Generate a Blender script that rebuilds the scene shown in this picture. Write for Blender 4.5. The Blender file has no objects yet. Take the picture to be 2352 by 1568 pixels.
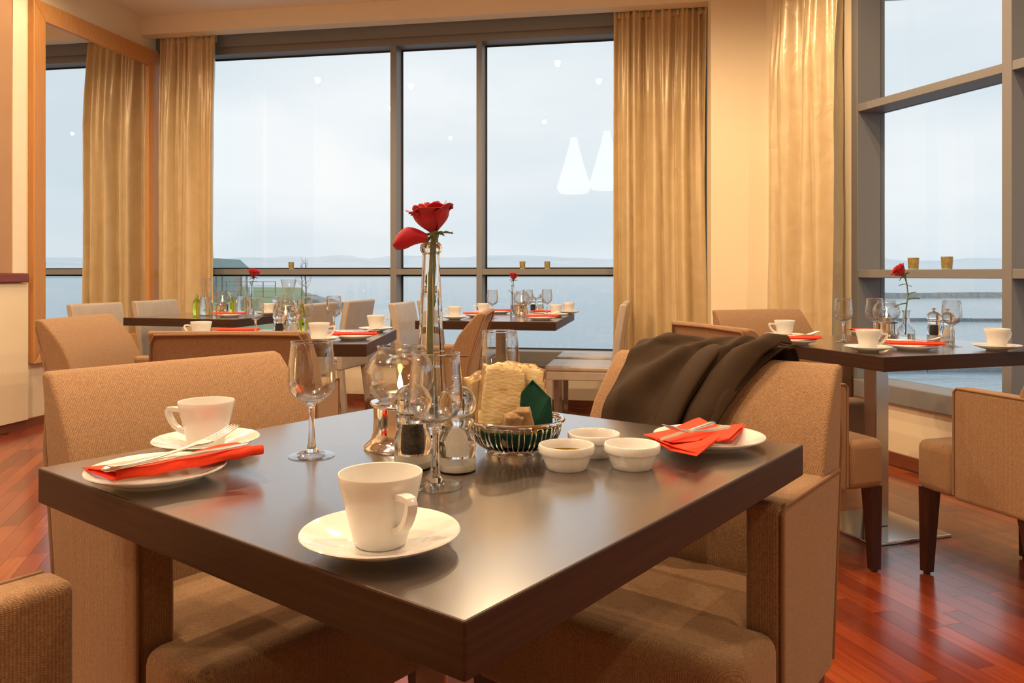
import bpy, bmesh, math, random
from mathutils import Vector, Matrix, noise
random.seed(7)
SC = bpy.context.scene
COL = SC.collection
PI = math.pi

# ------------------------------------------------------------------ camera
F, HZ, H = 1820.0, 627.5, 1.03            # focal length and eye line in pixels of the 2352x1568 frame, eye height
cam = bpy.data.cameras.new('camera'); cam_o = bpy.data.objects.new('camera', cam); COL.objects.link(cam_o)
cam.sensor_width = 36.0; cam.lens = F / 2352 * 36.0
cam.shift_y = -(784 - HZ) / 2352
cam.clip_start = 0.02; cam.clip_end = 20000
cam_o.location = (0, 0, H); cam_o.rotation_euler = (PI / 2, 0, 0)
SC.camera = cam_o

# ------------------------------------------------------------------ view, world, light levels
SC.view_settings.view_transform = 'Standard'; SC.view_settings.look = 'None'
SC.view_settings.exposure = 0.0; SC.view_settings.gamma = 1.0; SC.view_settings.use_curve_mapping = False
SC.cycles.use_denoising = True
SC.cycles.max_bounces = 12; SC.cycles.transmission_bounces = 10; SC.cycles.glossy_bounces = 5
SC.cycles.diffuse_bounces = 4; SC.cycles.transparent_max_bounces = 24
SC.cycles.sample_clamp_indirect = 6.0; SC.cycles.adaptive_threshold = .02
SKY = 1.30
SPOT_W, PEND_W = 94.0, 34.0
WARM = (1.0, 0.71, 0.42)

w = bpy.data.worlds.new('overcast_sky'); SC.world = w; w.use_nodes = True
nt = w.node_tree; nt.nodes.clear()
out = nt.nodes.new('ShaderNodeOutputWorld'); bg = nt.nodes.new('ShaderNodeBackground')
tc = nt.nodes.new('ShaderNodeTexCoord'); mp = nt.nodes.new('ShaderNodeMapping'); nz = nt.nodes.new('ShaderNodeTexNoise')
cr = nt.nodes.new('ShaderNodeValToRGB')
mp.inputs['Scale'].default_value = (1.6, 1.6, 5.0)
nz.inputs['Scale'].default_value = 1.25; nz.inputs['Detail'].default_value = 4.0; nz.inputs['Roughness'].default_value = 0.45
cr.color_ramp.elements[0].position = 0.36; cr.color_ramp.elements[0].color = (0.575, 0.66, 0.715, 1)
cr.color_ramp.elements[1].position = 0.62; cr.color_ramp.elements[1].color = (0.735, 0.775, 0.80, 1)
nt.links.new(tc.outputs['Generated'], mp.inputs['Vector']); nt.links.new(mp.outputs['Vector'], nz.inputs['Vector'])
nt.links.new(nz.outputs['Fac'], cr.inputs['Fac']); nt.links.new(cr.outputs['Color'], bg.inputs['Color'])
bg.inputs['Strength'].default_value = SKY
nt.links.new(bg.outputs['Background'], out.inputs['Surface'])

# ------------------------------------------------------------------ room frames
A_ = math.radians(10.2)
U = Vector((math.cos(A_), -math.sin(A_), 0)); N_ = Vector((math.sin(A_), math.cos(A_), 0))     # along / out of the window wall
B_ = math.radians(17.85)
D = Vector((-math.sin(B_), math.cos(B_), 0)); Q = Vector((math.cos(B_), math.sin(B_), 0))      # along / out of the angled window wall
P0 = Vector((2.05, 4.289, 0))
UL, NW, NB, ZC = -4.12, 6.05, 5.82, 3.12
TZ = 0.75
def rm(u, n, z=0.0): return U * u + N_ * n + Vector((0, 0, z))
def rw(t, off, z=0.0): return P0 + D * t + Q * off + Vector((0, 0, z))
def at(px, py, z):
    y = F * (H - z) / (py - HZ)
    return Vector(((px - 1176) / F * y, y, z))
def ang(v): return math.atan2(v.y, v.x)

# ------------------------------------------------------------------ materials
MATS = {}
def mat(name, col=(.8, .8, .8), rough=.5, metal=0., spec=.5, **k):
    m = bpy.data.materials.new(name); m.use_nodes = True
    b = m.node_tree.nodes['Principled BSDF']
    b.inputs['Base Color'].default_value = (*col, 1); b.inputs['Roughness'].default_value = rough
    b.inputs['Metallic'].default_value = metal; b.inputs['Specular IOR Level'].default_value = spec
    for key, v in k.items():
        b.inputs[key].default_value = v
    MATS[name] = m
    return m
class NG:
    def __init__(s, m): s.t = m.node_tree; s.b = s.t.nodes['Principled BSDF']
    def n(s, typ, **k):
        o = s.t.nodes.new(typ)
        for a, v in k.items():
            if a in o.inputs.keys(): o.inputs[a].default_value = v
            else: setattr(o, a, v)
        return o
    def l(s, a, b): s.t.links.new(a, b)
    def math(s, op, a, b=None):
        o = s.t.nodes.new('ShaderNodeMath'); o.operation = op
        for i, v in enumerate((a, b)):
            if v is None: continue
            if isinstance(v, (int, float)): o.inputs[i].default_value = v
            else: s.l(v, o.inputs[i])
        return o.outputs[0]
    def ramp(s, fac, stops):
        r = s.t.nodes.new('ShaderNodeValToRGB'); e = r.color_ramp.elements
        while len(e) < len(stops): e.new(0.5)
        for i, (p, c) in enumerate(stops): e[i].position = p; e[i].color = (*c, 1)
        s.l(fac, r.inputs['Fac']); return r.outputs['Color']
    def bump(s, h, strength=.3, dist=.002):
        b = s.n('ShaderNodeBump'); b.inputs['Strength'].default_value = strength; b.inputs['Distance'].default_value = dist
        s.l(h, b.inputs['Height']); s.l(b.outputs['Normal'], s.b.inputs['Normal'])
def noisy(name, c1, c2, scale=8., rough=.5, sc=(1, 1, 1), coord='Object', bump=0., dist=.002, detail=4., lo=.3, hi=.7, **k):
    m = mat(name, c1, rough, **k); g = NG(m)
    tcn = g.n('ShaderNodeTexCoord'); mpn = g.n('ShaderNodeMapping'); mpn.inputs['Scale'].default_value = sc
    t = g.n('ShaderNodeTexNoise', Scale=scale, Detail=detail)
    g.l(tcn.outputs[coord], mpn.inputs['Vector']); g.l(mpn.outputs['Vector'], t.inputs['Vector'])
    g.l(g.ramp(t.outputs['Fac'], [(lo, c1), (hi, c2)]), g.b.inputs['Base Color'])
    if bump: g.bump(t.outputs['Fac'], bump, dist)
    return m
noisy('wall_paint', (.83, .72, .52), (.86, .75, .55), 2.0, .75)
noisy('ceiling_paint', (.85, .78, .66), (.87, .80, .68), 2.0, .8)
noisy('bulkhead_paint', (.86, .76, .58), (.88, .78, .60), 2.0, .7)
def fabric():
    m = mat('woven_fabric', (.40, .25, .14), .85, spec=.25); g = NG(m)
    m.node_tree.nodes['Principled BSDF'].inputs['Sheen Weight'].default_value = .25
    m.node_tree.nodes['Principled BSDF'].inputs['Sheen Tint'].default_value = (1, .85, .65, 1)
    t = g.n('ShaderNodeTexCoord'); sx = g.n('ShaderNodeSeparateXYZ'); g.l(t.outputs['Object'], sx.inputs[0])
    k = 2 * PI / .0042
    wb = g.n('ShaderNodeTexNoise', Scale=90., Detail=1.); g.l(t.outputs['Object'], wb.inputs['Vector'])
    ws = g.math('MULTIPLY', wb.outputs['Fac'], 9.)
    a = g.math('SINE', g.math('ADD', ws, g.math('MULTIPLY', g.math('ADD', sx.outputs[0], sx.outputs[2]), k)))
    b = g.math('SINE', g.math('ADD', ws, g.math('MULTIPLY', g.math('ADD', sx.outputs[1], sx.outputs[2]), k)))
    p = g.math('MULTIPLY', a, b)
    nz_ = g.n('ShaderNodeTexNoise', Scale=260., Detail=2.); g.l(t.outputs['Object'], nz_.inputs['Vector'])
    h = g.math('ADD', g.math('MULTIPLY', p, .32), g.math('MULTIPLY', nz_.outputs['Fac'], .95))
    g.l(g.ramp(h, [(.05, (.19, .100, .048)), (.55, (.295, .168, .088)), (.95, (.43, .265, .145))]), g.b.inputs['Base Color'])
    g.bump(h, .55, .0012)
fabric()
mat('piping_cord', (.26, .15, .085), .8, spec=.2)
noisy('leather', (.40, .335, .27), (.46, .39, .32), 14., .33, bump=.05, dist=.001)
noisy('leg_wood', (.030, .010, .007), (.055, .017, .011), 6., .28, sc=(8, 8, 1))
def grain(name, c1, c2, rough, sc, scale=3., coord='Object', **k):
    m = mat(name, c1, rough, **k); g = NG(m)
    t = g.n('ShaderNodeTexCoord'); mpn = g.n('ShaderNodeMapping'); mpn.inputs['Scale'].default_value = sc
    n1 = g.n('ShaderNodeTexNoise', Scale=scale, Detail=6., Distortion=.4)
    g.l(t.outputs[coord], mpn.inputs['Vector']); g.l(mpn.outputs['Vector'], n1.inputs['Vector'])
    g.l(g.ramp(n1.outputs['Fac'], [(.3, c1), (.7, c2)]), g.b.inputs['Base Color'])
    return m
grain('table_wood', (.022, .012, .0075), (.042, .022, .013), .25, (1.5, 60, 60), 3., IOR=2.4, **{'Coat Weight': 1.0, 'Coat IOR': 2.2, 'Coat Roughness': .21})
grain('table_edge', (.034, .0135, .0065), (.054, .023, .011), .45, (1.5, 1.5, 60), 3., spec=.28)
grain('frame_wood', (.52, .24, .075), (.60, .30, .10), .33, (30, 30, 1.2), 3.)
grain('skirting_wood', (.17, .050, .020), (.24, .075, .030), .35, (3, 3, 20), 2.)
grain('ledge_wood', (.17, .035, .025), (.22, .05, .035), .3, (3, 3, 20), 2.)
mat('aluminium', (.215, .21, .21), .48, .0)
mat('brushed_steel', (.55, .54, .53), .26, 1.0)
mat('polished_steel', (.62, .62, .62), .13, 1.0)
mat('chrome', (.78, .76, .73), .06, 1.0)
mat('cutlery_steel', (.90, .87, .82), .27, 1.0)
mat('mirror_silver', (.93, .94, .94), .0, 1.0)
mat('porcelain', (.74, .725, .70), .10, spec=.5)
mat('stoneware', (.76, .75, .735), .16, spec=.5)
noisy('red_napkin', (.82, .055, .022), (.86, .07, .03), 300., .8, bump=.25, dist=.0006, spec=.15)
noisy('green_napkin', (.004, .042, .025), (.006, .055, .034), 300., .75, bump=.2, dist=.0006, spec=.2)
def bread():
    m = mat('bread_crumb', (.8, .6, .3), .85, spec=.15); g = NG(m)
    t = g.n('ShaderNodeTexCoord'); mpn = g.n('ShaderNodeMapping'); mpn.inputs['Scale'].default_value = (1, 1, 2.2)
    n1 = g.n('ShaderNodeTexNoise', Scale=34., Detail=6.); n2 = g.n('ShaderNodeTexVoronoi', Scale=110.)
    g.l(t.outputs['Object'], mpn.inputs['Vector']); g.l(mpn.outputs['Vector'], n1.inputs['Vector']); g.l(mpn.outputs['Vector'], n2.inputs['Vector'])
    g.l(g.ramp(n1.outputs['Fac'], [(.28, (.50, .32, .13)), (.40, (.70, .53, .28)), (.7, (.78, .63, .37))]), g.b.inputs['Base Color'])
    g.bump(g.math('ADD', n1.outputs['Fac'], g.math('MULTIPLY', n2.outputs['Distance'], .8)), .45, .002)
    m2 = noisy('bread_crust', (.16, .085, .035), (.46, .30, .15), 38., .8, bump=.7, dist=.003)
bread()
def petalm():
    m = noisy('rose_petal', (.33, .003, .014), (.50, .008, .024), 30., .48, spec=.3)
    b = m.node_tree.nodes['Principled BSDF']; b.inputs['Sheen Weight'].default_value = .15; b.inputs['Subsurface Weight'].default_value = 0.0
petalm()
noisy('leaf_green', (.045, .10, .02), (.10, .17, .04), 40., .45)
noisy('stem_green', (.10, .14, .045), (.17, .20, .08), 60., .5)
def glassm(name, col=(1, 1, 1), ior=1.47, rough=0.):
    m = bpy.data.materials.new(name); m.use_nodes = True; t = m.node_tree; t.nodes.clear()
    o = t.nodes.new('ShaderNodeOutputMaterial'); g = t.nodes.new('ShaderNodeBsdfGlass')
    g.inputs['Color'].default_value = (*col, 1); g.inputs['IOR'].default_value = ior; g.inputs['Roughness'].default_value = rough
    t.links.new(g.outputs[0], o.inputs['Surface']); MATS[name] = m
glassm('clear_glass', (.985, .99, .99)); glassm('acrylic', (.98, .98, .97), 1.45); glassm('water', (.97, .99, .99), 1.33)
glassm('lime_glass', (.86, .93, .35), 1.33)
glassm('olive_oil', (.85, .62, .05), 1.4)
def panem():
    m = bpy.data.materials.new('window_glass'); m.use_nodes = True; t = m.node_tree; t.nodes.clear()
    o = t.nodes.new('ShaderNodeOutputMaterial'); tr = t.nodes.new('ShaderNodeBsdfTransparent'); gl = t.nodes.new('ShaderNodeBsdfGlossy')
    lw = t.nodes.new('ShaderNodeLayerWeight'); lw.inputs['Blend'].default_value = .5; mx = t.nodes.new('ShaderNodeMixShader')
    pw = t.nodes.new('ShaderNodeMath'); pw.operation = 'POWER'; pw.inputs[1].default_value = 5.0
    ma = t.nodes.new('ShaderNodeMath'); ma.operation = 'MULTIPLY_ADD'; ma.inputs[1].default_value = .96; ma.inputs[2].default_value = .04
    tr.inputs['Color'].default_value = (.99, .995, .995, 1); gl.inputs['Roughness'].default_value = 0.0
    t.links.new(lw.outputs['Facing'], pw.inputs[0]); t.links.new(pw.outputs[0], ma.inputs[0]); t.links.new(ma.outputs[0], mx.inputs[0]); t.links.new(tr.outputs[0], mx.inputs[1]); t.links.new(gl.outputs[0], mx.inputs[2])
    t.links.new(mx.outputs[0], o.inputs['Surface']); MATS['window_glass'] = m
panem()
def thin(name, col, f0, rough=0.):
    m = MATS['window_glass'].copy(); m.name = name; MATS[name] = m
    for n in m.node_tree.nodes:
        if n.type == 'BSDF_TRANSPARENT': n.inputs[0].default_value = (*col, 1)
        if n.type == 'MATH' and n.operation == 'MULTIPLY_ADD': n.inputs[1].default_value = 1 - f0; n.inputs[2].default_value = f0
        if n.type == 'MATH' and n.operation == 'POWER': n.inputs[1].default_value = 2.4
thin('thin_glass', (.975, .975, .97), .055)
thin('bowl_glass', (.97, .97, .965), .05)
MATS['bowl_glass'].node_tree.nodes[[n.name for n in MATS['bowl_glass'].node_tree.nodes if n.type == 'MATH' and n.operation == 'POWER'][0]].inputs[1].default_value = 1.75
def curtainm():
    m = mat('gold_satin', (.60, .40, .175), .30, .10, .8); g = NG(m)
    t = g.n('ShaderNodeTexCoord'); mpn = g.n('ShaderNodeMapping'); mpn.inputs['Scale'].default_value = (1.2, 1.2, .9)
    n1 = g.n('ShaderNodeTexNoise', Scale=9., Detail=5., Distortion=.6)
    n2 = g.n('ShaderNodeTexNoise', Scale=500., Detail=1.)
    mp2 = g.n('ShaderNodeMapping'); mp2.inputs['Scale'].default_value = (1, 1, .06)
    g.l(t.outputs['Object'], mpn.inputs['Vector']); g.l(mpn.outputs['Vector'], n1.inputs['Vector'])
    g.l(t.outputs['Object'], mp2.inputs['Vector']); g.l(mp2.outputs['Vector'], n2.inputs['Vector'])
    g.l(g.ramp(n1.outputs['Fac'], [(.3, (.60, .465, .265)), (.7, (.68, .535, .315))]), g.b.inputs['Base Color'])
    g.bump(g.math('ADD', g.math('MULTIPLY', n1.outputs['Fac'], 1.0), g.math('MULTIPLY', n2.outputs['Fac'], .06)), .35, .012)
curtainm()
def plankm(name, per_island):
    m = mat(name, (.3, .06, .02), .20, IOR=1.85); g = NG(m)
    geo = g.n('ShaderNodeNewGeometry')
    rnd = geo.outputs['Random Per Island'] if per_island else g.n('ShaderNodeObjectInfo').outputs['Random']
    mpn = g.n('ShaderNodeMapping'); mpn.inputs['Rotation'].default_value = (0, 0, -(PI / 2 + B_)); 
    g.l(geo.outputs['Position'], mpn.inputs['Vector'])
    mp2 = g.n('ShaderNodeMapping'); mp2.inputs['Scale'].default_value = (2.2, 42, 1); g.l(mpn.outputs['Vector'], mp2.inputs['Vector'])
    off = g.n('ShaderNodeCombineXYZ'); g.l(g.math('MULTIPLY', rnd, 60.), off.inputs[2])
    va = g.n('ShaderNodeVectorMath'); va.operation = 'ADD'; g.l(mp2.outputs['Vector'], va.inputs[0]); g.l(off.outputs[0], va.inputs[1])
    n1 = g.n('ShaderNodeTexNoise', Scale=1.4, Detail=6., Distortion=.3); g.l(va.outputs[0], n1.inputs['Vector'])
    base = g.ramp(rnd, [(0., (.17, .028, .012)), (.35, (.26, .042, .015)), (.7, (.34, .062, .018)), (1., (.40, .10, .025))])
    gr = g.ramp(n1.outputs['Fac'], [(.3, (.74, .70, .68)), (.65, (1.08, 1.06, 1.05))])
    mx = g.n('ShaderNodeMix', data_type='RGBA', blend_type='MULTIPLY'); mx.inputs[0].default_value = 1.
    g.l(base, mx.inputs[6]); g.l(gr, mx.inputs[7]); g.l(mx.outputs[2], g.b.inputs['Base Color'])
    g.b.inputs['Coat Weight'].default_value = .25; g.b.inputs['Coat Roughness'].default_value = .16
plankm('plank_wood', False); plankm('plank_wood_field', True)
mat('joint_dark', (.05, .012, .008), .6)
noisy('coat_wool', (.034, .0185, .009), (.046, .026, .013), 500., .8, bump=.3, dist=.0006, spec=.2)
mat('coat_lining', (.020, .012, .009), .5)
mat('candle_wax', (.90, .86, .76), .5); mat('tin', (.80, .78, .74), .25, 1.0)
noisy('peppercorns', (.010, .008, .006), (.055, .038, .025), 380., .6, bump=1., dist=.003)
noisy('salt', (.82, .80, .76), (.9, .88, .85), 300., .7, bump=.5, dist=.001)
noisy('spice', (.10, .035, .012), (.35, .17, .05), 500., .8, bump=.8, dist=.002)
mat('mill_white', (.82, .79, .74), .4)
def votivem():
    m = noisy('votive_gold', (.34, .36, .16), (.80, .55, .20), 45., .22, bump=.5, dist=.002, **{'Transmission Weight': .55})
votivem()
mat('votive_glass', (.35, .42, .30), .12, spec=.6)
def emis(name, col, s):
    m = bpy.data.materials.new(name); m.use_nodes = True; t = m.node_tree; t.nodes.clear()
    o = t.nodes.new('ShaderNodeOutputMaterial'); e = t.nodes.new('ShaderNodeEmission'); e.inputs[0].default_value = (*col, 1); e.inputs[1].default_value = s
    t.links.new(e.outputs[0], o.inputs[0]); MATS[name] = m
emis('flame', (1., .62, .20), 30.); emis('lamp_disc', (1., .78, .5), 60.); emis('shade_glow', (1., .86, .66), 3.0)
mat('lamp_trim', (.85, .83, .8), .35); mat('cable_black', (.02, .02, .02), .5)
noisy('sea_floor', (.10, .13, .13), (.12, .15, .15), .1, .9)
def seam():
    m = mat('sea_water', (.27, .38, .44), .16, spec=.5); g = NG(m)
    geo = g.n('ShaderNodeNewGeometry')
    mpn = g.n('ShaderNodeMapping'); mpn.inputs['Scale'].default_value = (.35, .9, 1); g.l(geo.outputs['Position'], mpn.inputs['Vector'])
    n1 = g.n('ShaderNodeTexNoise', Scale=.55, Detail=6., Roughness=.62); g.l(mpn.outputs['Vector'], n1.inputs['Vector'])
    g.bump(n1.outputs['Fac'], .55, .5)
seam()
noisy('hazy_hill', (.70, .76, .80), (.82, .86, .88), .004, .95, spec=.05)  # distance haze painted into the hills as a pale blue-white colour
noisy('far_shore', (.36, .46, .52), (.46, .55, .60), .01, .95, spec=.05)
noisy('lawn_grass', (.24, .32, .18), (.32, .39, .24), .25, .95, bump=.4, dist=.05, spec=.1)
noisy('rock_grey', (.27, .28, .28), (.42, .42, .41), 1.2, .9, bump=.5, dist=.05)
noisy('timber_grey', (.17, .20, .22), (.27, .30, .31), 3., .8)
noisy('house_render', (.40, .44, .42), (.48, .51, .50), 1., .9)
mat('roof_slate', (.24, .32, .32), .8); mat('dark_pane', (.04, .05, .06), .1)
mat('bark', (.20, .15, .12), .9)

# ------------------------------------------------------------------ mesh helpers
class MB:
    def __init__(s): s.v = []; s.f = []
    def add(s, vs, fs):
        o = len(s.v); s.v += [tuple(v) for v in vs]; s.f += [tuple(i + o for i in f) for f in fs]; return s
    def box(s, lo, hi):
        (a, b, c), (d, e, f) = lo, hi
        vs = [(a, b, c), (d, b, c), (d, e, c), (a, e, c), (a, b, f), (d, b, f), (d, e, f), (a, e, f)]
        return s.add(vs, [(0, 3, 2, 1), (4, 5, 6, 7), (0, 1, 5, 4), (1, 2, 6, 5), (2, 3, 7, 6), (3, 0, 4, 7)])
    def hexa(s, p):      # four bottom points (counter clockwise), four top points
        return s.add(p, [(0, 3, 2, 1), (4, 5, 6, 7), (0, 1, 5, 4), (1, 2, 6, 5), (2, 3, 7, 6), (3, 0, 4, 7)])
    def prism(s, poly, z0, z1):
        n = len(poly)
        vs = [(x, y, z0) for x, y in poly] + [(x, y, z1) for x, y in poly]
        fs = [tuple(reversed(range(n))), tuple(range(n, 2 * n))] + [(i, (i + 1) % n, n + (i + 1) % n, n + i) for i in range(n)]
        return s.add(vs, fs)
    def extrude_x(s, poly, xs):          # poly in (y,z); xs list of (x, scale about centroid)
        n = len(poly); cy = sum(p[0] for p in poly) / n; cz = sum(p[1] for p in poly) / n
        vs = []; fs = []
        for x, k in xs:
            vs += [(x, cy + (y - cy) * k, cz + (z - cz) * k) for y, z in poly]
        for j in range(len(xs) - 1):
            for i in range(n):
                a, b = j * n + i, j * n + (i + 1) % n
                fs.append((a, b, b + n, a + n))
        fs.append(tuple(reversed(range(n)))); fs.append(tuple(range((len(xs) - 1) * n, len(xs) * n)))
        return s.add(vs, fs)
    def lathe(s, prof, seg=40, c=(0, 0, 0)):
        vs = []; rows = []
        for r, z in prof:
            if r < 1e-6:
                rows.append([len(vs)]); vs.append((c[0], c[1], c[2] + z))
            else:
                rows.append(list(range(len(vs), len(vs) + seg)))
                vs += [(c[0] + r * math.cos(2 * PI * k / seg), c[1] + r * math.sin(2 * PI * k / seg), c[2] + z) for k in range(seg)]
        fs = []
        for a, b in zip(rows[:-1], rows[1:]):
            for k in range(seg):
                k2 = (k + 1) % seg
                if len(a) == 1 and len(b) == 1: continue
                if len(a) == 1: fs.append((a[0], b[k2], b[k]))
                elif len(b) == 1: fs.append((a[k], a[k2], b[0]))
                else: fs.append((a[k], a[k2], b[k2], b[k]))
        return s.add(vs, fs)
    def tube(s, pts, r, seg=8, closed=False, flat=None):     # r float or list; flat=(sx,sy) squashes the section
        pts = [Vector(p) for p in pts]; n = len(pts); rr = r if isinstance(r, (list, tuple)) else [r] * n
        tan = []
        for i in range(n):
            a = pts[(i - 1) % n] if (closed or i > 0) else pts[i]; b = pts[(i + 1) % n] if (closed or i < n - 1) else pts[i]
            tan.append((b - a).normalized())
        up = Vector((0, 0, 1)) if abs(tan[0].z) < .9 else Vector((1, 0, 0))
        nx = tan[0].cross(up).normalized(); vs = []
        for i in range(n):
            nx = (nx - tan[i] * nx.dot(tan[i])).normalized(); ny = tan[i].cross(nx)
            for k in range(seg):
                a = 2 * PI * k / seg; fx, fy = flat or (1, 1)
                vs.append(pts[i] + nx * (math.cos(a) * rr[i] * fx) + ny * (math.sin(a) * rr[i] * fy))
        fs = []
        for i in range(n if closed else n - 1):
            j = (i + 1) % n
            for k in range(seg):
                k2 = (k + 1) % seg; fs.append((i * seg + k, i * seg + k2, j * seg + k2, j * seg + k))
        if not closed:
            fs.append(tuple(reversed(range(seg)))); fs.append(tuple(range((n - 1) * seg, n * seg)))
        return s.add(vs, fs)
    def grid(s, fn, nu, nv):
        vs = [fn(i / nu, j / nv) for j in range(nv + 1) for i in range(nu + 1)]
        fs = [(j * (nu + 1) + i, j * (nu + 1) + i + 1, (j + 1) * (nu + 1) + i + 1, (j + 1) * (nu + 1) + i) for j in range(nv) for i in range(nu)]
        return s.add(vs, fs)
    def mesh(s, name, m, smooth=True, angle=35, fix=True):
        me = bpy.data.meshes.new(name); me.from_pydata(s.v, [], s.f)
        if fix:
            b = bmesh.new(); b.from_mesh(me); bmesh.ops.recalc_face_normals(b, faces=b.faces); b.to_mesh(me); b.free()
        if smooth:
            me.polygons.foreach_set('use_smooth', [True] * len(me.polygons)); me.set_sharp_from_angle(angle=math.radians(angle))
        me.materials.append(MATS[m]); me.update()
        return me
CACHE = {}
def cached(key, fn):
    if key not in CACHE: CACHE[key] = fn()
    return CACHE[key]
def obj(name, me, parent=None, loc=(0, 0, 0), rot=(0, 0, 0), scale=(1, 1, 1), bevel=0., seg=3, solid=0., sub=0):
    o = bpy.data.objects.new(name, me); COL.objects.link(o); o.location = loc; o.rotation_euler = rot; o.scale = scale
    if parent is not None: o.parent = parent
    if solid:
        md = o.modifiers.new('thickness', 'SOLIDIFY'); md.thickness = solid; md.offset = 0
    if bevel:
        md = o.modifiers.new('bevel', 'BEVEL'); md.width = bevel; md.segments = seg; md.limit_method = 'ANGLE'; md.angle_limit = math.radians(40)
        try: md.harden_normals = False
        except Exception: pass
    if sub:
        md = o.modifiers.new('subdivision', 'SUBSURF'); md.levels = sub; md.render_levels = sub
    return o
def tag(o, label, cat, group=None):
    o['label'] = label; o['category'] = cat
    if group: o['group'] = group
    return o
def thing(name, label, cat, loc=(0, 0, 0), rz=0., group=None):
    o = bpy.data.objects.new(name, None); COL.objects.link(o); o.location = loc; o.rotation_euler = (0, 0, rz); o.empty_display_size = .05
    return tag(o, label, cat, group)
def struct(name, me, parent=None, **k):
    o = obj(name, me, parent, **k)
    if parent is None: o['kind'] = 'structure'
    return o
def sroot(name):
    o = bpy.data.objects.new(name, None); COL.objects.link(o); o['kind'] = 'structure'; return o
def slab(pts, z0, z1):      # vertical prism over a list of xy vectors
    return MB().prism([(p.x, p.y) for p in pts], z0, z1)
def ubox(u0, u1, n0, n1, z0, z1): return slab([rm(u0, n0), rm(u1, n0), rm(u1, n1), rm(u0, n1)], z0, z1)
def tbox(t0, t1, o0, o1, z0, z1): return slab([rw(t0, o0), rw(t1, o0), rw(t1, o1), rw(t0, o1)], z0, z1)

# ------------------------------------------------------------------ room shell
BACK_N = -3.6
floor = struct('floor', slab([rm(UL - .2, BACK_N - .2), rm(6.5, BACK_N - .2), rm(6.5, 2.0), rm(.9, NW), rm(UL - .2, NW)], -.06, -.0015).mesh('floor', 'joint_dark', False))
struct('ceiling', slab([rm(UL - .3, BACK_N - .3), rm(7, BACK_N - .3), rm(7, 6.5), rm(UL - .3, 6.5)], ZC, ZC + .12).mesh('ceiling', 'ceiling_paint', False))
struct('wall_left', ubox(UL - .2, UL, BACK_N, NW + .25, 0, ZC).mesh('wall_left', 'wall_paint', False))
struct('wall_back', ubox(UL, 6.5, BACK_N - .2, BACK_N, 0, ZC).mesh('wall_back', 'wall_paint', False))
struct('wall_front', ubox(UL, .379, NW + .01, NW + .2, 0, .31).mesh('wall_front', 'wall_paint', False))
struct('trim_1', ubox(UL, .379, NB, NB + .12, 2.973, ZC).mesh('trim_1', 'bulkhead_paint', False))
struct('wall_pillar', slab([rm(.379, 5.55), rw(1.097, 0), rw(1.097, .5), rm(.9, 6.5), rm(.379, 6.5)], 0, ZC).mesh('wall_pillar', 'wall_paint', False))
wr = MB()
for t0, t1, z0, z1 in ((1.097, .30, 0, ZC), (.30, -3.62, 0, .33), (.30, -3.62, 2.95, ZC), (-3.62, -10.5, 0, ZC)):
    q = tbox(t0, t1, .0, .2, z0, z1); wr.add(q.v, q.f)
struct('wall_right', wr.mesh('wall_right', 'wall_paint', False))
struct('baseboard_left', ubox(UL, UL + .015, BACK_N, NW, 0, .062).mesh('baseboard_left', 'skirting_wood', False))
struct('baseboard_front', ubox(UL + .016, .378, NW - .008, NW + .01, 0, .06).mesh('baseboard_front', 'skirting_wood', False))
struct('baseboard_right', tbox(1.05, -9.0, -.018, 0, 0, .07).mesh('baseboard_right', 'skirting_wood', False))
# half wall with a mahogany ledge and a shallow pilaster at the left edge
hw = struct('partition', ubox(UL, UL + .035, 2.6, 4.60, .063, .965).mesh('partition', 'wall_paint', False))
struct('ledge', ubox(UL, UL + .06, 2.6, 4.585, .97, 1.03).mesh('ledge', 'ledge_wood', False), hw, bevel=.008)
struct('pilaster', ubox(UL, UL + .02, 4.49, 4.60, 1.031, ZC).mesh('pilaster', 'bulkhead_paint', False), hw)
noisy('panel_brown', (.42, .25, .13), (.47, .28, .15), 3., .6)
struct('panel', ubox(UL, UL + .012, 3.3, 4.488, 1.031, ZC).mesh('panel', 'panel_brown', False), hw)

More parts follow.
